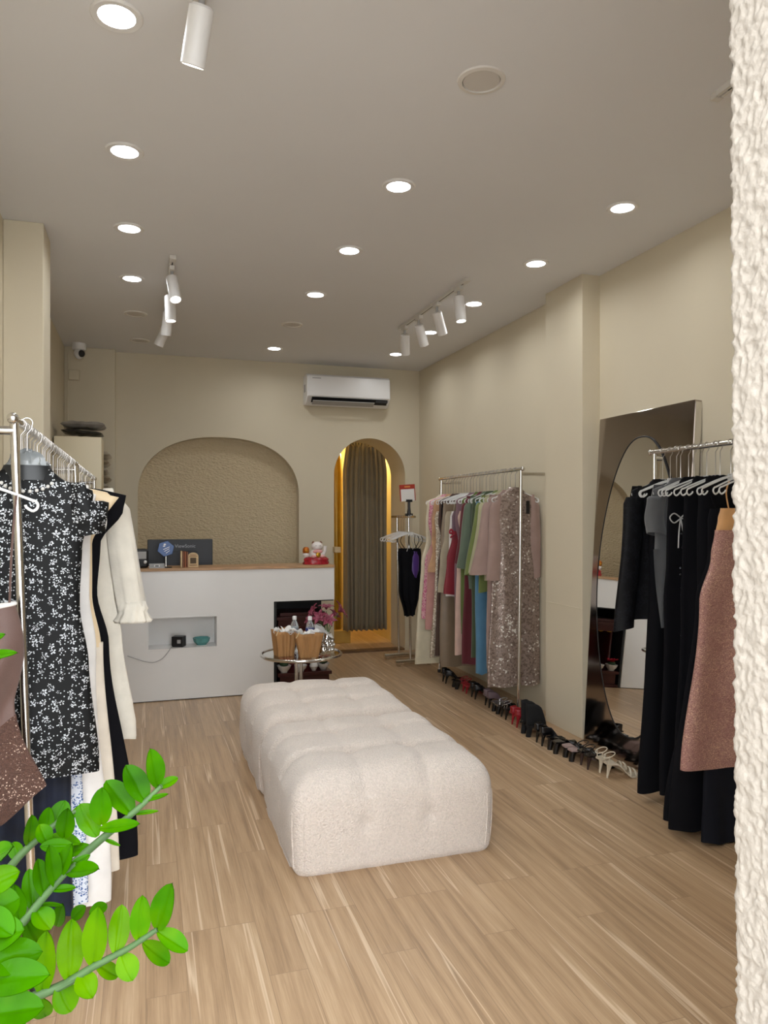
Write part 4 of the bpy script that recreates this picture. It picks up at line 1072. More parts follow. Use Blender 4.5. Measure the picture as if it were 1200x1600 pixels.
garment('long_dress', 'plain long black dress right behind the widest black dress before the mirror', 'dress', y=3.03, mat=c_black, bottom=0.07, hem=0.19, sh=0.135, bust=0.14, waist=0.14, hip=0.15, seed=45, **B)
garment('long_dress', 'long black dress with wide hem next to the rose gold sequin dress', 'dress', y=2.94, mat=c_black, bottom=0.06, hem=0.33, hip=0.17, waist=0.13, bust=0.13, sh=0.125, d=0.028, seed=46, wz=0.7, **B)
t = garment('sequin_dress', 'rose gold sequin dress with apricot top beside the rough pillar', 'dress', y=2.78, mat=c_orange, smat=c_orange, bottom=0.36, bust=0.16, waist=0.205, hip=0.275, hem=0.39, strap=True, skirt=(c_rose, 0.43), d=0.036, folds=3, amp=0.014, seed=48, rz=R(4), **B)
u_ = obj('underskirt', body_mesh([(1.30, 0.24, 0.022), (1.6, 0.25, 0.03), (BH - 0.015, 0.255, 0.036)], 8, 0.008, 5, 0.24, m=16), fabric('blue_black_cloth', '0d0f18', 0.8, sheen=0.0, Specular_IOR_Level=0.2), t, smooth=180); u_['label'] = 'blue black pleated underskirt'
garment('long_skirt', 'black flared skirt behind the rose gold sequin dress', 'skirt', y=2.87, mat=c_black, bottom=0.04, bust=0.13, waist=0.13, hip=0.2, hem=0.35, strap=True, folds=6, amp=0.009, d=0.028, seed=47, **B)
for y in (2.32, 2.42, 2.52, 2.60, 2.72, 2.85, 2.97, 3.07, 3.16, 3.25):
    hanger(BX, y, BH, R(rnd.uniform(-14, 4)), HL, HG)

# ---- left rack (nearest first)
HG = 'hangers on the long left rack'
HL = 'clear plastic hanger with thin chrome hook on the long left rack'
Lk = dict(h=LH, hgroup=HG, hlabel=HL)
DX, DY, DZ = -0.505, 2.43, 1.765
t = thing('draped_dress', 'mauve brown draped dress with sequin hem hanging nearest on the left rack', 'dress', (DX, DY, DZ))
def brown(u, v):
    a = 2 * PI * u
    cc = math.cos(a); xx = math.copysign(abs(cc) ** 0.8, cc)
    fl = max(0, (v - 0.52) / 0.48)
    w = 0.135 + 0.015 * math.sin(5 * v) + 0.085 * fl ** 1.2
    top = 0.545 + 0.02 * xx * -1
    bot = 1.17 - 0.075 * max(0, xx) + 0.03 * math.sin(4 * xx)
    tt = top + (bot - top) * v
    return (0.0 + w * xx + 0.012 * math.sin(8 * v), 0.03 * math.sin(a) + (0.006 + 0.012 * v) * math.sin(7 * xx + 3 * v) + 0.008 * math.sin(11 * v + 3 * xx), -tt)
obj('bodice', MB().grid(lambda u, v: brown(u, v * 0.62), 60, 30), c_brown, t, smooth=180)
obj('skirt', MB().grid(lambda u, v: (lambda p: (p[0] * 1.02, p[1] * 1.05, p[2]))(brown(u, 0.60 + 0.40 * v)), 60, 24), c_brownseq, t, smooth=180)
obj('lace_edge', MB().tube([brown(i / 40, 0.0) for i in range(40)], 0.006, 8, closed=True), c_white, t)['label'] = 'white lace edge'
for s in (-1, 1):
    obj('strap', MB().tube(smoothpath([(s * 0.14, -0.005, -0.205), (s * 0.13, -0.02, -0.36), (s * 0.12, 0, -0.55)], 4), 0.0035, 6), c_brown, t)
hanger(DX, DY, DZ, R(6), HL, HG)
obj('hook_bar', MB().tube([(DX - LX, 0, DZ), (DX - LX, -0.16, DZ)], 0.0115, 12), m_chrome, left_rack)
t = garment('floral_dress', 'short black dress with silver blossoms at the near end of the left rack', 'dress', LX + 0.025, 2.635, mat=c_floral, sh=0.20, bust=0.165, waist=0.16, hip=0.185, hem=0.215, bottom=0.655, d=0.035, neck=0.075, sleeve=(0.13, 0.068, 0.06, 0.0), folds=3, amp=0.007, seed=51, rz=R(5), **Lk)
for i in range(26):
    a = 2 * PI * i / 26
    obj('bead', MB().ball((0, 0, 0), 0.0062, n=10, m=6), m_porc, t, loc=(0.082 * math.cos(a), -0.004 + 0.034 * math.sin(a), -0.172 - 0.05 * max(0, -math.sin(a))), smooth=180)
obj('neck_wrap', MB().lathe([(0.078, -0.02), (0.074, 0.015), (0.068, 0.028), (0.06, 0.02), (0.06, -0.01)], 30, (0, 0.005, -0.165), 0.42), M('black_lining', '1a1c1e', 0.4), t)
tag(obj('plastic_cover', MB().grid(lambda u, v: (lambda P, k: (P[0] * k, P[1] * k, P[2] * k))((0.06 * math.sin(PI * v) * math.cos(2 * PI * u), 0.032 * math.sin(PI * v) * math.sin(2 * PI * u), -0.045 * math.cos(PI * v)), 1 + 0.35 * noise.noise(Vector((math.cos(2 * PI * u) * 2, math.sin(2 * PI * u) * 2, v * 4)) * 1.3)), 30, 18), M('clear_crumpled_film', 'b9bfc2', 0.15, var=0.15, vs=20, Transmission_Weight=0.6), smooth=30, loc=(LX + 0.025, 2.645, LH - 0.135)), 'crumpled clear plastic wrap in the neck of the black floral dress', 'plastic wrap')
garment('velvet_dress', 'dark navy velvet dress below the black floral dress', 'dress', LX, 2.715, mat=c_navy, bottom=0.16, sh=0.17, bust=0.15, waist=0.14, hip=0.15, hem=0.155, d=0.026, folds=7, amp=0.008, seed=52, **Lk)
garment('print_dress', 'blue and white flowered long dress between the navy velvet and the white dress', 'dress', LX, 2.78, mat=c_blueflo, bottom=0.15, sh=0.175, bust=0.17, waist=0.16, hip=0.17, hem=0.195, d=0.022, seed=53, **Lk)
garment('long_dress', 'long white cotton dress with gathered tiers on the left rack', 'dress', LX, 2.85, mat=c_white, bottom=0.12, sh=0.22, bust=0.2, waist=0.195, hip=0.22, hem=0.27, d=0.026, folds=6, seed=54, sleeve=(0.1, 0.06, 0.05, 0.0), **Lk)
t = garment('cape_top_dress', 'cream satin dress with square cape shoulder on the left rack', 'dress', LX, 2.93, mat=c_cream, bottom=0.19, sh=0.265, bust=0.20, waist=0.2, hip=0.235, hem=0.30, d=0.024, seed=55, skirt=(fabric('pale_cream_satin', 'ddd2c2', 0.5), 0.78), **Lk)
obj('cape_flap', MB().grid(lambda u, v: (0.05 + (0.245 - 0.14 * v) * u, -0.03 - 0.008 * math.sin(5 * u + 3 * v), -0.172 - 0.06 * u - (0.20 - 0.01 * u) * v), 14, 10), c_cream, t, smooth=180, solid=0.004)
t = garment('long_dress', 'long black dress with pointed shoulder behind the cream dress', 'dress', LX, 3.01, mat=c_black, bottom=0.20, sh=0.318, bust=0.225, waist=0.215, hip=0.26, hem=0.365, d=0.024, seed=56, **Lk)
t = garment('lace_dress', 'off white lace dress with ruffled long sleeves on the left rack', 'dress', LX, 3.16, mat=c_offw, bottom=0.60, sh=0.29, bust=0.26, waist=0.27, hip=0.30, hem=0.35, d=0.028, folds=7, amp=0.013, sleeve=(0.46, 0.055, 0.052, 0.07, 0.2), seed=57, **Lk)
for s in (-1, 1):
    cx = s * (0.29 - 0.02 + 0.07)
    o = obj('cuff', MB().lathe([(0.046, 0.03), (0.056, 0.0), (0.050, -0.012), (0.066, -0.045), (0.060, -0.055)], 44, (cx if s > 0 else -0.26, 0, -0.165 - 0.05 - 0.46), 0.6, wob=lambda a, i: 1 + (0.05 + 0.04 * i) * math.sin(9 * a + i)), c_offw, t, smooth=180)
    o['label'] = 'ruffled cuff'
obj('lace_trim', body_mesh([(1.02, 0.333, 0.039), (1.06, 0.341, 0.044), (1.14, 0.352, 0.048), (1.19, 0.354, 0.048)], 14, 0.012, 3, 0.342, m=14, n=90, left=True), c_offw, t, smooth=180)
garment('long_dress', 'long ivory dress behind the off white lace dress', 'dress', LX, 3.26, mat=c_ivory, bottom=0.18, sh=0.2, bust=0.2, waist=0.21, hip=0.26, hem=0.34, d=0.026, seed=58, **Lk)
extra = [('dusty rose dress half way along the left rack, behind the ivory dress', 'b08a80'), ('sand beige dress hidden mid way along the left rack', 'b3a48a'), ('charcoal dress hidden mid way along the left rack', '3a3a3e'),
         ('pale grey dress in the far half of the left rack', 'a9a8a4'), ('light brown dress in the far half of the left rack', '94785c'), ('ivory blouse in the far half of the left rack', 'd2cab8')]
for i, (lab, c) in enumerate(extra):
    garment('dress', lab, 'dress', LX, 3.40 + 0.17 * i, mat=fabric('plain_cloth', c), bottom=0.5, sh=0.15, bust=0.15, waist=0.14, hip=0.14, hem=0.145, seed=60 + i, **Lk)
for i in range(24):
    y = 2.68 + 0.077 * i
    hanger(LX, y, LH, R(rnd.uniform(-10, 10)), HL, HG)
HG2 = 'hangers on the short left rack'
HL2 = 'clear plastic hanger on the short left rack before the tall cabinet'
for i in range(10):
    hanger(LX - 0.02, 5.05 + 0.155 * i, LH + 0.01, R(rnd.uniform(-8, 8)), HL2, HG2)
for i, (lab, c) in enumerate((('white blouse on the short left rack', 'd8d4cc'), ('light taupe dress on the short left rack', 'a39582'), ('dark blue dress on the short left rack', '2b3246'))):
    garment('dress', lab, 'dress', LX - 0.02, 5.10 + 0.35 * i, LH + 0.01, mat=fabric('plain_cloth', c), bottom=0.6, sh=0.18, bust=0.18, waist=0.17, hip=0.19, hem=0.2, seed=70 + i, hgroup=HG2, hlabel=HL2)

# ------------------------------------------------------------------ shoes: toes to the wall, heels to the room
def sole_curve(u, hh):
    """height of the insole from heel (u=0) to toe (u=1)"""
    if u < 0.22: return hh + 0.004
    if u > 0.68: return 0.012
    k = (u - 0.22) / 0.46; k = k * k * (3 - 2 * k)
    return (hh + 0.004) * (1 - k) + 0.012 * k
def sole_w(u): return 0.024 + 0.014 * math.sin(PI * min(1, u * 1.05)) + 0.006 * math.exp(-((u - 0.72) / 0.15) ** 2) - 0.026 * max(0, (u - 0.82) / 0.18) ** 2
def shoe(kind, label, x, y, mats, hh=0.085, rz=0.0, group=None, ln=0.225):
    names = {'sandal': 'heeled_sandal', 'mule': 'heeled_mule', 'pump': 'high_heel_pump', 'boot': 'ankle_boot'}
    t = thing(names[kind], label, 'shoe', (x, y, 0), rz, group)
    m_up, m_heel, m_in = mats
    def surf(dz):
        return lambda u, v: (ln * u, (v * 2 - 1) * sole_w(u), sole_curve(u, hh) + dz)
    mb = MB()
    nu = 26
    top = [[(ln * i / nu, s * sole_w(i / nu), sole_curve(i / nu, hh)) for s in (-1, -0.5, 0, 0.5, 1)] for i in range(nu + 1)]
    vs = [p for r_ in top for p in r_] + [(p[0], p[1], max(0.0005, p[2] - 0.010)) for r_ in top for p in r_]
    fs = []; o = (nu + 1) * 5
    for i in range(nu):
        for j in range(4):
            a = i * 5 + j
            fs.append((a, a + 5, a + 6, a + 1)); fs.append((o + a, o + a + 1, o + a + 6, o + a + 5))
        fs.append((i * 5, o + i * 5, o + i * 5 + 5, i * 5 + 5)); fs.append((i * 5 + 4, i * 5 + 9, o + i * 5 + 9, o + i * 5 + 4))
    fs.append((0, 1, 2, 3, 4, o + 4, o + 3, o + 2, o + 1, o)); e = nu * 5
    fs.append((e + 4, e + 3, e + 2, e + 1, e, o + e, o + e + 1, o + e + 2, o + e + 3, o + e + 4))
    mb.add(vs, fs)
    obj('sole', mb, m_in, t, smooth=50)
    r0, r1 = (0.019, 0.006) if kind != 'mule' and kind != 'boot' else (0.024, 0.017)
    obj('heel', MB().tube([(0.026, 0, hh - 0.004), (0.020, 0, hh * 0.6), (0.012, 0, 0.008), (0.012, 0, 0.0)], [r0, (r0 + 2 * r1) / 3, r1, r1], 12), m_heel, t, smooth=50)
    def band(u, hgt, w, skew=0.0):
        path = []
        for i in range(13):
            a = PI * i / 12
            path.append((ln * (u + skew * math.cos(a)), sole_w(u) * 1.04 * math.cos(a), sole_curve(u, hh) - 0.004 + hgt * math.sin(a)))
        mm = MB()
        vs = []
        for (px, py, pz) in path: vs += [(px - w / 2, py, pz), (px + w / 2, py, pz)]
        mm.add(vs, [(2 * i, 2 * i + 1, 2 * i + 3, 2 * i + 2) for i in range(12)])
        return mm
    if kind in ('sandal', 'mule'):
        wd = 0.012 if kind == 'sandal' else 0.05
        obj('toe_strap', band(0.76, 0.036, wd), m_up, t, smooth=180, solid=0.003)
        if kind == 'sandal': obj('toe_strap', band(0.66, 0.044, wd, 0.05), m_up, t, smooth=180, solid=0.003)
        if kind == 'sandal':
            lp = [(ln * 0.10 + 0.034 * math.cos(a), 0.030 * math.sin(a), hh + 0.045 + 0.012 * math.cos(a)) for a in [2 * PI * i / 24 for i in range(24)]]
            obj('ankle_strap', MB().tube(lp, 0.0032, 8, closed=True), m_up, t)
            for s in (-1, 1):
                obj('side_strap', MB().tube([(ln * 0.04, s * 0.02, hh), (ln * 0.06, s * 0.028, hh + 0.045)], 0.003, 6), m_up, t)
    else:
        ht = 0.045 if kind == 'pump' else 0.15
        mm = MB()
        ring = []
        for i in range(31):
            u = abs(i - 15) / 15        # from toe side round the heel and back
        vs = []; fs = []
        nn = 40; mh = 6
        for k in range(mh + 1):
            q = k / mh
            for j in range(nn):
                a = 2 * PI * j / nn
                u = 0.5 + 0.5 * math.cos(a)
                yy = sole_w(u) * math.copysign(min(1, abs(math.sin(a)) ** 0.5), math.sin(a))
                if kind == 'boot': hgt = ht if u < 0.45 else ht - (ht - 0.035) * min(1, (u - 0.45) / 0.2)
                else: hgt = ht * (0.95 if u < 0.25 else max(0.42, 0.95 - 1.4 * (u - 0.25))) + (0.0)
                shrink = 1 - 0.75 * q * (1 if u > 0.62 else 0.15)
                xx = ln * u
                if u > 0.62: xx = ln * (0.62 + (u - 0.62) * (1 - 0.35 * q))
                vs.append((xx, yy * shrink, sole_curve(u, hh) - 0.004 + hgt * q))
        for k in range(mh):
            for j in range(nn):
                j2 = (j + 1) % nn
                fs.append((k * nn + j, k * nn + j2, (k + 1) * nn + j2, (k + 1) * nn + j))
        obj('upper', mm.add(vs, fs), m_up, t, smooth=180, solid=0.003)
    return t
s_blk = M('black_patent', '0e0e11', 0.22, var=0.2, vs=30); s_vel = M('black_suede', '101013', 0.9); s_red = M('red_leather', '8f1220', 0.35, var=0.1); s_wht = M('ivory_leather', 'c9bda8', 0.4)
s_sil = M('silver_strap', '8d8a8a', 0.2, 0.7); s_mau = M('mauve_leather', '6d5a60', 0.35); s_brn = M('dark_brown_wood_heel', '2e1c1b', 0.35); s_pnk = M('blush_insole', 'a08a86', 0.5)
pairs = [('sandal', 'ivory strappy sandal with thin heel', (s_wht, s_wht, s_wht), 3.66, 0.085, 2.505),
         ('sandal', 'black sandal with dark brown heel next to the ivory pair', (s_blk, s_brn, s_blk), 3.81, 0.085, 2.475),
         ('mule', 'black mule with blush insole and block heel', (s_blk, s_blk, s_pnk), 3.97, 0.07, 2.465),
         ('mule', 'black patent block heel mule beside the column corner', (s_blk, s_blk, s_blk), 4.13, 0.075, 2.45),
         ('pump', 'black patent pump in front of the column', (s_blk, s_blk, s_blk), 4.29, 0.085, 2.445),
         ('boot', 'tall black suede ankle boot', (s_vel, s_vel, s_vel), 4.50, 0.075, 2.46),
         ('pump', 'red leather pump beside the black suede boots', (s_red, s_red, s_red), 4.72, 0.085, 2.49),
         ('sandal', 'black strappy sandal with silver straps', (s_sil, s_blk, s_blk), 4.93, 0.08, 2.51),
         ('mule', 'black mule with shiny band behind the silver strapped sandals', (s_blk, s_blk, s_sil), 5.09, 0.07, 2.525),
         ('pump', 'mauve grey pump with black heel under the sequin dress', (s_mau, s_blk, s_mau), 5.27, 0.085, 2.54),
         ('pump', 'black pump below the burgundy dress', (s_blk, s_blk, s_blk), 5.55, 0.08, 2.55),
         ('sandal', 'small red sandal below the taupe trousers', (s_red, s_red, s_red), 5.75, 0.07, 2.56),
         ('mule', 'black low mule below the taupe trousers', (s_blk, s_blk, s_blk), 5.93, 0.06, 2.55),
         ('pump', 'black pump last in the row towards the arch', (s_blk, s_blk, s_blk), 6.15, 0.08, 2.54)]
for kind, lab, mats, y, hh, x in pairs:
    for k in (0, 1):
        side = 'near one of the pair' if k == 0 else 'far one of the pair'
        shoe(kind, f'{lab}, {side}', x + 0.008 * k, y + 0.085 * k, mats, hh, R(rnd.uniform(-7, 5)), 'shoes lined up below the right racks')

# ------------------------------------------------------------------ round glass table and what stands on it
TX, TY, TZ, TR = 1.095, 5.42, 0.478, 0.292
t = thing('round_side_table', 'round glass side table with chrome ring behind the ottoman', 'side table', (TX, TY, 0))
ring = lambda r, z, a0=0, a1=360, n=64: [(r * math.cos(R(a0 + (a1 - a0) * i / n)), r * math.sin(R(a0 + (a1 - a0) * i / n)), z) for i in range(n)]
obj('ring', MB().tube(ring(TR, TZ), 0.0125, 12, closed=True), m_chrome, t)
m_glass = NT('clear_table_glass'); m_glass.set((0.9, 0.95, 0.93, 1), 0.02, Transmission_Weight=1.0, IOR=1.45); m_glass = m_glass.mat
obj('glass_top', MB().lathe([(0, -0.004), (TR - 0.011, -0.004), (TR - 0.011, 0.004), (0, 0.004)], 64, (0, 0, TZ)), m_glass, t, smooth=30)
for dx in (-0.016, 0.016):
    obj('post', MB().tube([(-0.07 + dx, -TR + 0.03, TZ - 0.01), (-0.07 + dx, -TR + 0.03, 0.02)], 0.0125, 12), m_chrome, t)
obj('base_ring', MB().tube(ring(0.22, 0.0125, -115, 245), 0.0125, 10), m_chrome, t)
m_kraft = M('brown_pleated_paper', 'a87a4a', 0.7, var=0.15, vs=16, sc=(3, 3, 0.6))
m_tissue = M('white_tissue', 'e8e6e3', 0.9)
def paper_box(x, y, w0, w1, d0, d1, h, lab, seed, rz):
    t = thing('paper_basket', lab, 'basket', (x, y, TZ + 0.0045), rz, 'paper baskets on the round table')
    vs = []; fs = []; n = 72; rows_ = 6
    def outline(w, d, k):
        out = []
        for j in range(n):
            a = 2 * PI * j / n
            c, s_ = math.cos(a), math.sin(a)
            q = 1.0 / max(abs(c), abs(s_)) ** 0.82
            pl = 1 + 0.035 * math.sin(j * PI / 2)
            out.append((w / 2 * c * q * pl, d / 2 * s_ * q * pl))
        return out
    mb = MB()
    for i in range(rows_ + 1):
        u = i / rows_
        for (px, py) in outline(w0 + (w1 - w0) * u, d0 + (d1 - d0) * u, u):
            zig = 0.006 * math.sin(40 * px) if i == rows_ else 0
            vs.append((px, py, h * u + zig))
    for i in range(rows_):
        for j in range(n):
            j2 = (j + 1) % n
            fs.append((i * n + j, i * n + j2, (i + 1) * n + j2, (i + 1) * n + j))
    fs.append(tuple(range(n - 1, -1, -1)))
    mb.add(vs, fs)
    obj('basket_body', mb, m_kraft, t, smooth=25, solid=0.002)
    rr = random.Random(seed)
    for q in range(7):
        cx, cy = rr.uniform(-w1 * 0.34, w1 * 0.34), rr.uniform(-d1 * 0.45, d1 * 0.0)
        a = rr.uniform(0, 3.1)
        mm = MB().grid(lambda u, v: (cx + (u - 0.5) * 0.075 * math.cos(a) - (v - 0.5) * 0.06 * math.sin(a), cy + (u - 0.5) * 0.05 * math.sin(a) + (v - 0.5) * 0.05 * math.cos(a) - 0.02 * u, h - 0.016 + 0.032 * abs(math.sin(3 * u + q)) * v + 0.018 * math.cos(5 * v + q)), 8, 8)
        obj('tissue_sheet', mm, m_tissue, t, smooth=60, solid=0.001)
    obj('skewer', MB().tube([(-w1 * 0.5, -d1 * 0.5, h - 0.03), (-w1 * 0.36, -d1 * 0.45, h + 0.01)], 0.004, 6), m_ply, t)
paper_box(0.962, 5.40, 0.125, 0.165, 0.12, 0.15, 0.185, 'brown pleated paper basket with white tissue, left one on the round table', 1, R(8))
paper_box(1.125, 5.30, 0.135, 0.205, 0.12, 0.16, 0.175, 'brown pleated paper basket with white tissue, wider one at the front of the round table', 2, R(-4))
m_pet = NT('clear_bottle_plastic'); m_pet.set((0.9, 0.94, 0.97, 1), 0.08, Transmission_Weight=0.85, IOR=1.3); m_pet = m_pet.mat
m_bluelabel = M('blue_bottle_label', '27357e', 0.4)
def bottle(x, y, lab, label_c, lift=0.0):
    t = thing('water_bottle', lab, 'bottle', (x, y, TZ + 0.0045 + lift))
    h = 0.265
    bb = obj('bottle_body', MB().lathe([(0.0, 0.004), (0.026, 0.0), (0.031, 0.01), (0.031, 0.05), (0.029, 0.055), (0.031, 0.06), (0.031, 0.185), (0.028, 0.205), (0.016, 0.235), (0.0125, 0.24), (0.0125, 0.25), (0, 0.25)], 28), m_pet, t)
    obj('cap', MB().lathe([(0.0155, 0.243), (0.0155, 0.268), (0.013, 0.271), (0, 0.271)], 24), m_white, bb)
    if label_c: obj('paper_label', MB().lathe([(0.0318, 0.125), (0.0318, 0.188)], 28), label_c, t)
    return t
bottle(1.055, 5.475, 'clear water bottle with white cap, left one behind the paper baskets', M('pale_bottle_label', 'aab4bd', 0.4))
bottle(1.142, 5.335, 'clear water bottle with dark blue label standing in the wider paper basket', m_bluelabel, 0.012)
t = thing('silver_vase', 'silver bubbly vase of dark pink lilies at the right of the round table', 'vase', (1.285, 5.40, TZ + 0.0045))
m_silver = M('mirror_silver', (0.75, 0.74, 0.72, 1), 0.08, 1.0)
mb = MB().lathe([(0.03, 0), (0.042, 0.012), (0.05, 0.05), (0.045, 0.09), (0.028, 0.11), (0.024, 0.14), (0.03, 0.15), (0.022, 0.148), (0.018, 0.11), (0, 0.1)], 30)
for i in range(9):
    for k, z in enumerate((0.025, 0.058, 0.09)):
        a = 2 * PI * (i + 0.5 * k) / 9
        rr_ = (0.043, 0.049, 0.043)[k]
        mb.ball((rr_ * math.cos(a), rr_ * math.sin(a), z), 0.016, n=12, m=8)
obj('vase_body', mb, m_silver, t, smooth=180)
m_lily = NT('dark_pink_lily_petal')
_v = m_lily.coords(); m_lily.l(m_lily.ramp(m_lily.noise(_v, 60, 2), [(0.35, srgb('6a1c34')), (0.6, srgb('8c3a50')), (0.75, srgb('cf9aa2'))]), m_lily.p.inputs['Base Color']); m_lily.set(rough=0.5); m_lily = m_lily.mat
m_stem = M('flower_stem_green', '3d5a2a', 0.6)
rr = random.Random(9)
for (dx, dy, dz, s) in ((-0.055, -0.03, 0.255, 1.15), (-0.005, -0.05, 0.235, 1.1), (-0.085, 0.02, 0.30, 1.0), (0.0, 0.02, 0.315, 1.0), (0.085, 0.0, 0.30, 1.25), (0.06, 0.05, 0.26, 0.9), (-0.12, 0.0, 0.245, 0.85)):
    lst_ = obj('stem', MB().tube([(0, 0, 0.12), (dx * 0.4, dy * 0.4, 0.2), (dx, dy, dz - 0.01)], 0.003, 6), m_stem, t)
    mb = MB()
    ax = Vector((dx * 2.4, dy * 2 - 0.06, 0.14)).normalized()
    U = ax.orthogonal().normalized(); V = ax.cross(U)
    for k in range(6):
        a = k * PI / 3 + dx * 20
        rd = U * math.cos(a) + V * math.sin(a); sd = ax.cross(rd)
        def pf(u, v, rd=rd, sd=sd):
            w = 0.016 * s * math.sin(PI * min(1, 0.12 + 0.88 * v)) 
            c = Vector((dx, dy, dz)) + ax * (0.055 * s * v - 0.03 * s * v * v * v) + rd * (0.062 * s * v ** 1.4)
            return tuple(c + sd * w * (u * 2 - 1) + ax * (0.006 * (u * 2 - 1) ** 2))
        mb.grid(pf, 4, 8)
    obj('lily_blossom', mb, m_lily, lst_, smooth=180, solid=0.0012)['label'] = 'dark pink lily blossom'
t = thing('silver_cup', 'small silver cup between the wider paper basket and the vase', 'cup', (1.235, 5.31, TZ + 0.0045))
obj('cup_body', MB().lathe([(0.018, 0), (0.03, 0.02), (0.032, 0.045), (0.024, 0.062), (0.02, 0.06), (0.026, 0.045), (0, 0.01)], 24), m_silver, t)
obj('dimple', MB().ball((0, -0.024, 0.034), 0.012, 0.010, 0.014, 12, 8), m_silver, t)
tag(obj('paper_napkin', MB().grid(lambda u, v: (1.19 + 0.13 * u, 5.36 + 0.06 * v - 0.02 * u, TZ + 0.165 + 0.05 * v * (1 - 0.5 * u) + 0.018 * math.sin(5 * u) - 0.03 * u), 12, 8), m_tissue, smooth=60, solid=0.0015), 'white folded paper napkin sticking out right of the wider basket', 'napkin')

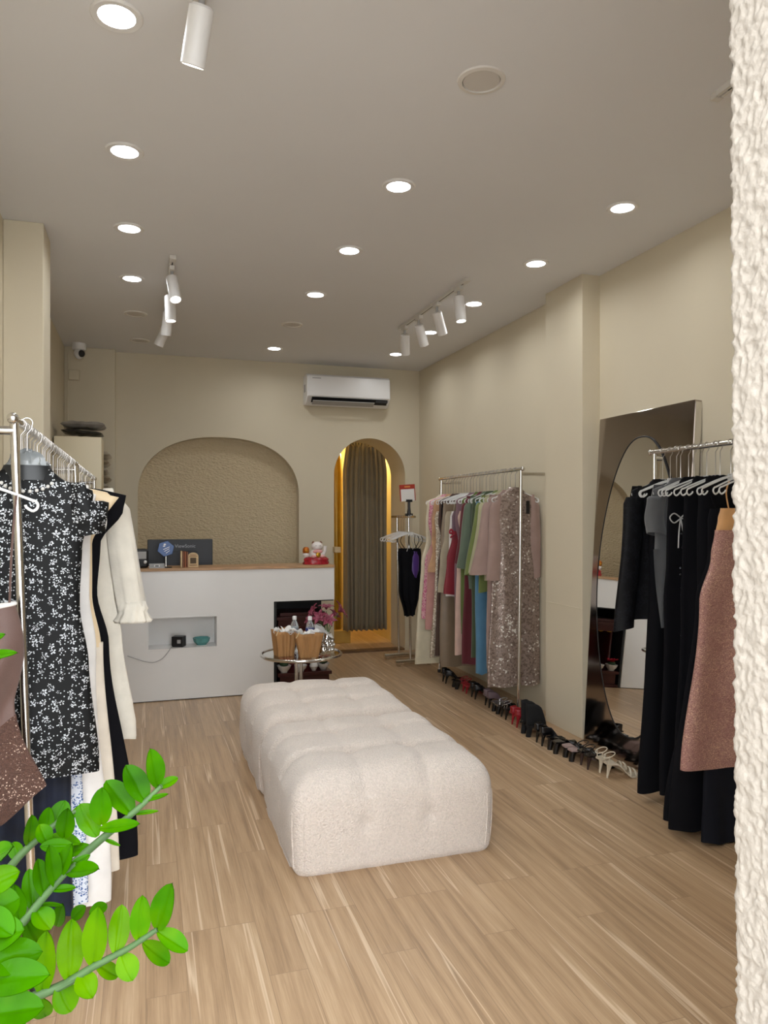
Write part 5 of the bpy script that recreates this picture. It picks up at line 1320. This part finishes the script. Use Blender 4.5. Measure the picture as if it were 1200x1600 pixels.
# ------------------------------------------------------------------ potted plant at the doorway
PLANT = [
([(-0.1673,1.0828,0.9559),(-0.1271,1.0699,1.0066),(-0.0869,1.057,1.0446),(-0.0547,1.0467,1.0742),(-0.0225,1.0364,1.1021),(0.0016,1.0286,1.1249),(0.0193,1.023,1.1435)],[((0.0153,1.0243,1.1418),(0.0078,1.0014,1.1975),0.0253),((0.0,1.0292,1.1224),(-0.0241,1.0369,1.1714),0.0313),((-0.0169,1.0346,1.1055),(-0.0511,1.0708,1.1443),0.0321),((-0.0563,1.0472,1.0911),(-0.0556,1.0344,1.1428),0.0287),((-0.0611,1.0488,1.0767),(-0.0847,1.0689,1.116),0.0279),((-0.103,1.0622,1.0742),(-0.0965,1.0349,1.1209),0.0237),((-0.1231,1.0686,1.0674),(-0.1335,1.072,1.0928),0.022),((0.0121,1.0253,1.1401),(0.042,1.0409,1.1469),0.0135),((-0.0016,1.0297,1.1241),(0.027,1.0079,1.1378),0.0068),((-0.0185,1.0351,1.1063),(0.0163,1.0365,1.1066),0.0059),((-0.0587,1.048,1.0869),(-0.0094,1.007,1.1044),0.0169),((-0.0547,1.0467,1.0742),(-0.0322,1.0395,1.0649),0.0051),((-0.0829,1.0557,1.0674),(-0.1236,1.094,1.069),0.0169),((-0.0909,1.0583,1.0641),(-0.1319,1.0589,1.0694),0.0186),((-0.0708,1.0519,1.0641),(-0.1083,1.0765,1.0476),0.0169)]),
([(-0.1873,1.0262,0.8861),(-0.142,1.0117,0.9004),(-0.0967,0.9972,0.9194),(-0.0589,0.985,0.9432),(-0.0211,0.9729,0.9639),(0.0136,0.9618,0.9877)],[((0.0121,0.9623,0.9861),(0.0265,0.9325,1.0528),0.0301),((-0.0083,0.9688,0.9726),(-0.0045,0.9676,1.0273),0.0254),((-0.0355,0.9775,0.9559),(-0.0287,1.0005,1.006),0.0262),((-0.0627,0.9863,0.9409),(-0.0566,0.9717,1.0194),0.0301),((-0.0906,0.9952,0.9234),(-0.0887,1.0072,0.9922),0.0325),((-0.1231,1.0056,0.9068),(-0.1147,0.9777,0.9979),0.0293),((0.0136,0.9618,0.9861),(0.0506,0.9499,0.9623),0.0238),((-0.003,0.9671,0.971),(0.0302,0.9817,0.9312),0.0238),((-0.0287,0.9754,0.9575),(-0.0149,0.9583,0.9317),0.0278),((-0.0589,0.985,0.9448),(-0.0314,0.9888,0.9215),0.019),((-0.077,0.9909,0.9337),(-0.0618,0.9608,0.9191),0.027),((-0.1027,0.9991,0.9202),(-0.0876,0.9942,0.8846),0.0317),((-0.1269,1.0068,0.902),(-0.1209,1.0301,0.8587),0.0238)]),
([(-0.1817,1.0349,0.9516),(-0.1512,1.0251,0.9853),(-0.1283,1.0178,1.0142),(-0.1054,1.0104,1.0414),(-0.084,1.0036,1.0639)],[((-0.1069,1.0109,1.035),(-0.1116,0.9872,1.097),0.02),((-0.1206,1.0153,1.0222),(-0.1283,1.0178,1.0703),0.0216),((-0.1344,1.0197,1.0061),(-0.1425,1.0476,1.0477),0.0224),((-0.1038,1.0099,1.0478),(-0.0889,0.9926,1.0932),0.0192),((-0.0977,1.008,1.0526),(-0.068,1.0111,1.0704),0.012),((-0.0954,1.0073,1.0542),(-0.0558,0.9693,1.0704),0.0208),((-0.1145,1.0134,1.0318),(-0.084,1.0036,1.035),0.0096),((-0.1267,1.0173,1.0142),(-0.1002,1.034,1.0),0.0056),((-0.1321,1.019,1.0077),(-0.1115,0.9998,0.9904),0.0273),((-0.142,1.0222,0.9917),(-0.1284,1.0304,0.9575),0.0289),((-0.1512,1.0251,0.9917),(-0.1532,1.0006,1.0478),0.0224)]),
([(-0.2071,1.1796,0.9572),(-0.181,1.1712,1.0029),(-0.1462,1.1601,1.0394),(-0.1114,1.1489,1.0687),(-0.0896,1.1419,1.0806)],[((-0.1592,1.1642,1.0285),(-0.1497,1.136,1.0785),0.021),((-0.1375,1.1573,1.0431),(-0.1323,1.1556,1.0833),0.0219),((-0.1244,1.1531,1.0559),(-0.1121,1.1743,1.0851),0.0274),((-0.1027,1.1461,1.0723),(-0.0731,1.124,1.0916),0.0155),((-0.1723,1.1684,1.0075),(-0.183,1.1845,1.0296),0.0201),((-0.1218,1.1522,0.9133),(-0.1131,1.1242,0.9552),0.0201),((-0.1009,1.1455,0.9243),(-0.0835,1.14,0.9426),0.0183),((-0.0766,1.1377,0.9316),(-0.0534,1.1555,0.9337),0.0183)]),
([(-0.1727,0.8955,0.9248),(-0.1694,0.8945,0.98),(-0.1668,0.8936,1.0352),(-0.1655,0.8932,1.0903),(-0.1655,0.8932,1.1386)],[((-0.1642,0.8928,1.1262),(-0.1344,0.858,1.1548),0.0234),((-0.1642,0.8928,1.1007),(-0.1313,0.8823,1.1166),0.0276),((-0.1655,0.8932,1.0731),(-0.1333,0.9081,1.0766),0.0372),((-0.1668,0.8936,1.0421),(-0.1261,0.868,1.0612),0.0372),((-0.1681,0.894,1.0159),(-0.1093,0.8878,1.0254),0.0372),((-0.1681,0.894,0.9972),(-0.1013,0.8474,1.0224),0.0359),((-0.1681,0.894,0.9628),(-0.1057,0.874,0.9717),0.0359),((-0.1694,0.8945,0.9352),(-0.1258,0.9057,0.936),0.0317),((-0.1694,0.8945,1.0766),(-0.1345,0.8707,1.0557),0.0276)]),
([(-0.2024,1.0311,1.1082),(-0.2009,1.0306,1.1875),(-0.1994,1.0301,1.2668),(-0.1979,1.0296,1.3303)],[((-0.1979,1.0296,1.3223),(-0.1523,0.9898,1.337),0.0127),((-0.1979,1.0296,1.3382),(-0.1677,1.0199,1.3541),0.0111),((-0.1994,1.0301,1.3144),(-0.1736,1.047,1.3226),0.0111)])
]

m_leaf = NT('glossy_green_leaf')
_v = m_leaf.coords()
m_leaf.l(m_leaf.ramp(m_leaf.noise(_v, 9, 3), [(0.3, srgb('1c4600')), (0.5, srgb('2f6000')), (0.7, srgb('4b7200'))]), m_leaf.p.inputs['Base Color'])
m_leaf.set(rough=0.22, Specular_IOR_Level=0.05)
m_leaf.bump(m_leaf.noise(_v, 55, 3), 0.25, 0.004)
m_leaf = m_leaf.mat
m_stalk = M('plant_stalk_green', '3f5a30', 0.6, var=0.2, vs=30)
PX, PY = -0.36, 0.93
t = thing('potted_plant', 'glossy green plant with paired oval leaves in the lower left foreground', 'plant', (PX, PY, 0))
m_pot = M('grey_ceramic_pot', '7d7a76', 0.5, var=0.08)
obj('pot', MB().lathe([(0.12, -0.018), (0.155, 0.25), (0.165, 0.56), (0.16, 0.56), (0.15, 0.50), (0, 0.50)], 36), m_pot, t, smooth=30)
obj('soil', MB().lathe([(0.15, 0.50), (0.1, 0.515), (0, 0.52)], 28), M('dark_soil', '2e231a', 0.95, var=0.4, vs=40, bump=0.6), t)
ORG = Vector((PX, PY, 0))
for si, (path, leaves) in enumerate(PLANT):
    P = [Vector(p) - ORG for p in path]
    if P[0].z > P[-1].z: P = P[::-1]
    a = R(50 * si)
    base = Vector((0.05 * math.cos(a), 0.05 * math.sin(a), 0.51))
    mid = (base + P[0]) / 2 + Vector((-0.02, 0, 0.05))
    full = smoothpath([base, mid] + P, 5)
    rads = [0.0085 - 0.0055 * i / (len(full) - 1) for i in range(len(full))]
    st = obj('stalk', MB().tube(full, rads, 9), m_stalk, t)
    mb = MB()
    rr = random.Random(si + 20)
    for b, tip, w in leaves:
        b = Vector(b) - ORG; tip = Vector(tip) - ORG
        d = tip - b; L = d.length; d.normalize()
        view = (Vector((0, 0, 1.5)) - ORG - (b + tip) / 2).normalized()
        hint = (view + Vector((rr.uniform(-0.25, 0.25), rr.uniform(-0.1, 0.1), 0.35))).normalized()
        nrm = (hint - d * hint.dot(d)).normalized(); side = d.cross(nrm)
        curl = rr.uniform(0.02, 0.10)
        def lf(u, v, b=b, d=d, L=L, nrm=nrm, side=side, w=w, curl=curl, off=0.0):
            s_ = u * 2 - 1
            prof = max(0.0, math.sin(PI * (0.02 + 0.98 * v) ** 1.05)) ** 0.58
            c = b + d * (L * v) - nrm * (L * curl * (v - 0.3) ** 2 * 2)
            return tuple(c + side * (w / 2 * prof * s_) + nrm * (0.12 * w * prof * abs(s_) ** 1.5 - 0.0015 * math.exp(-(s_ / 0.12) ** 2)) + nrm * off)
        mb.grid(lf, 12, 16)
        mb.grid(lambda u, v: lf(1 - u, v, off=-0.0012), 12, 16)
    obj('leaflets', mb, m_leaf, st, smooth=180)
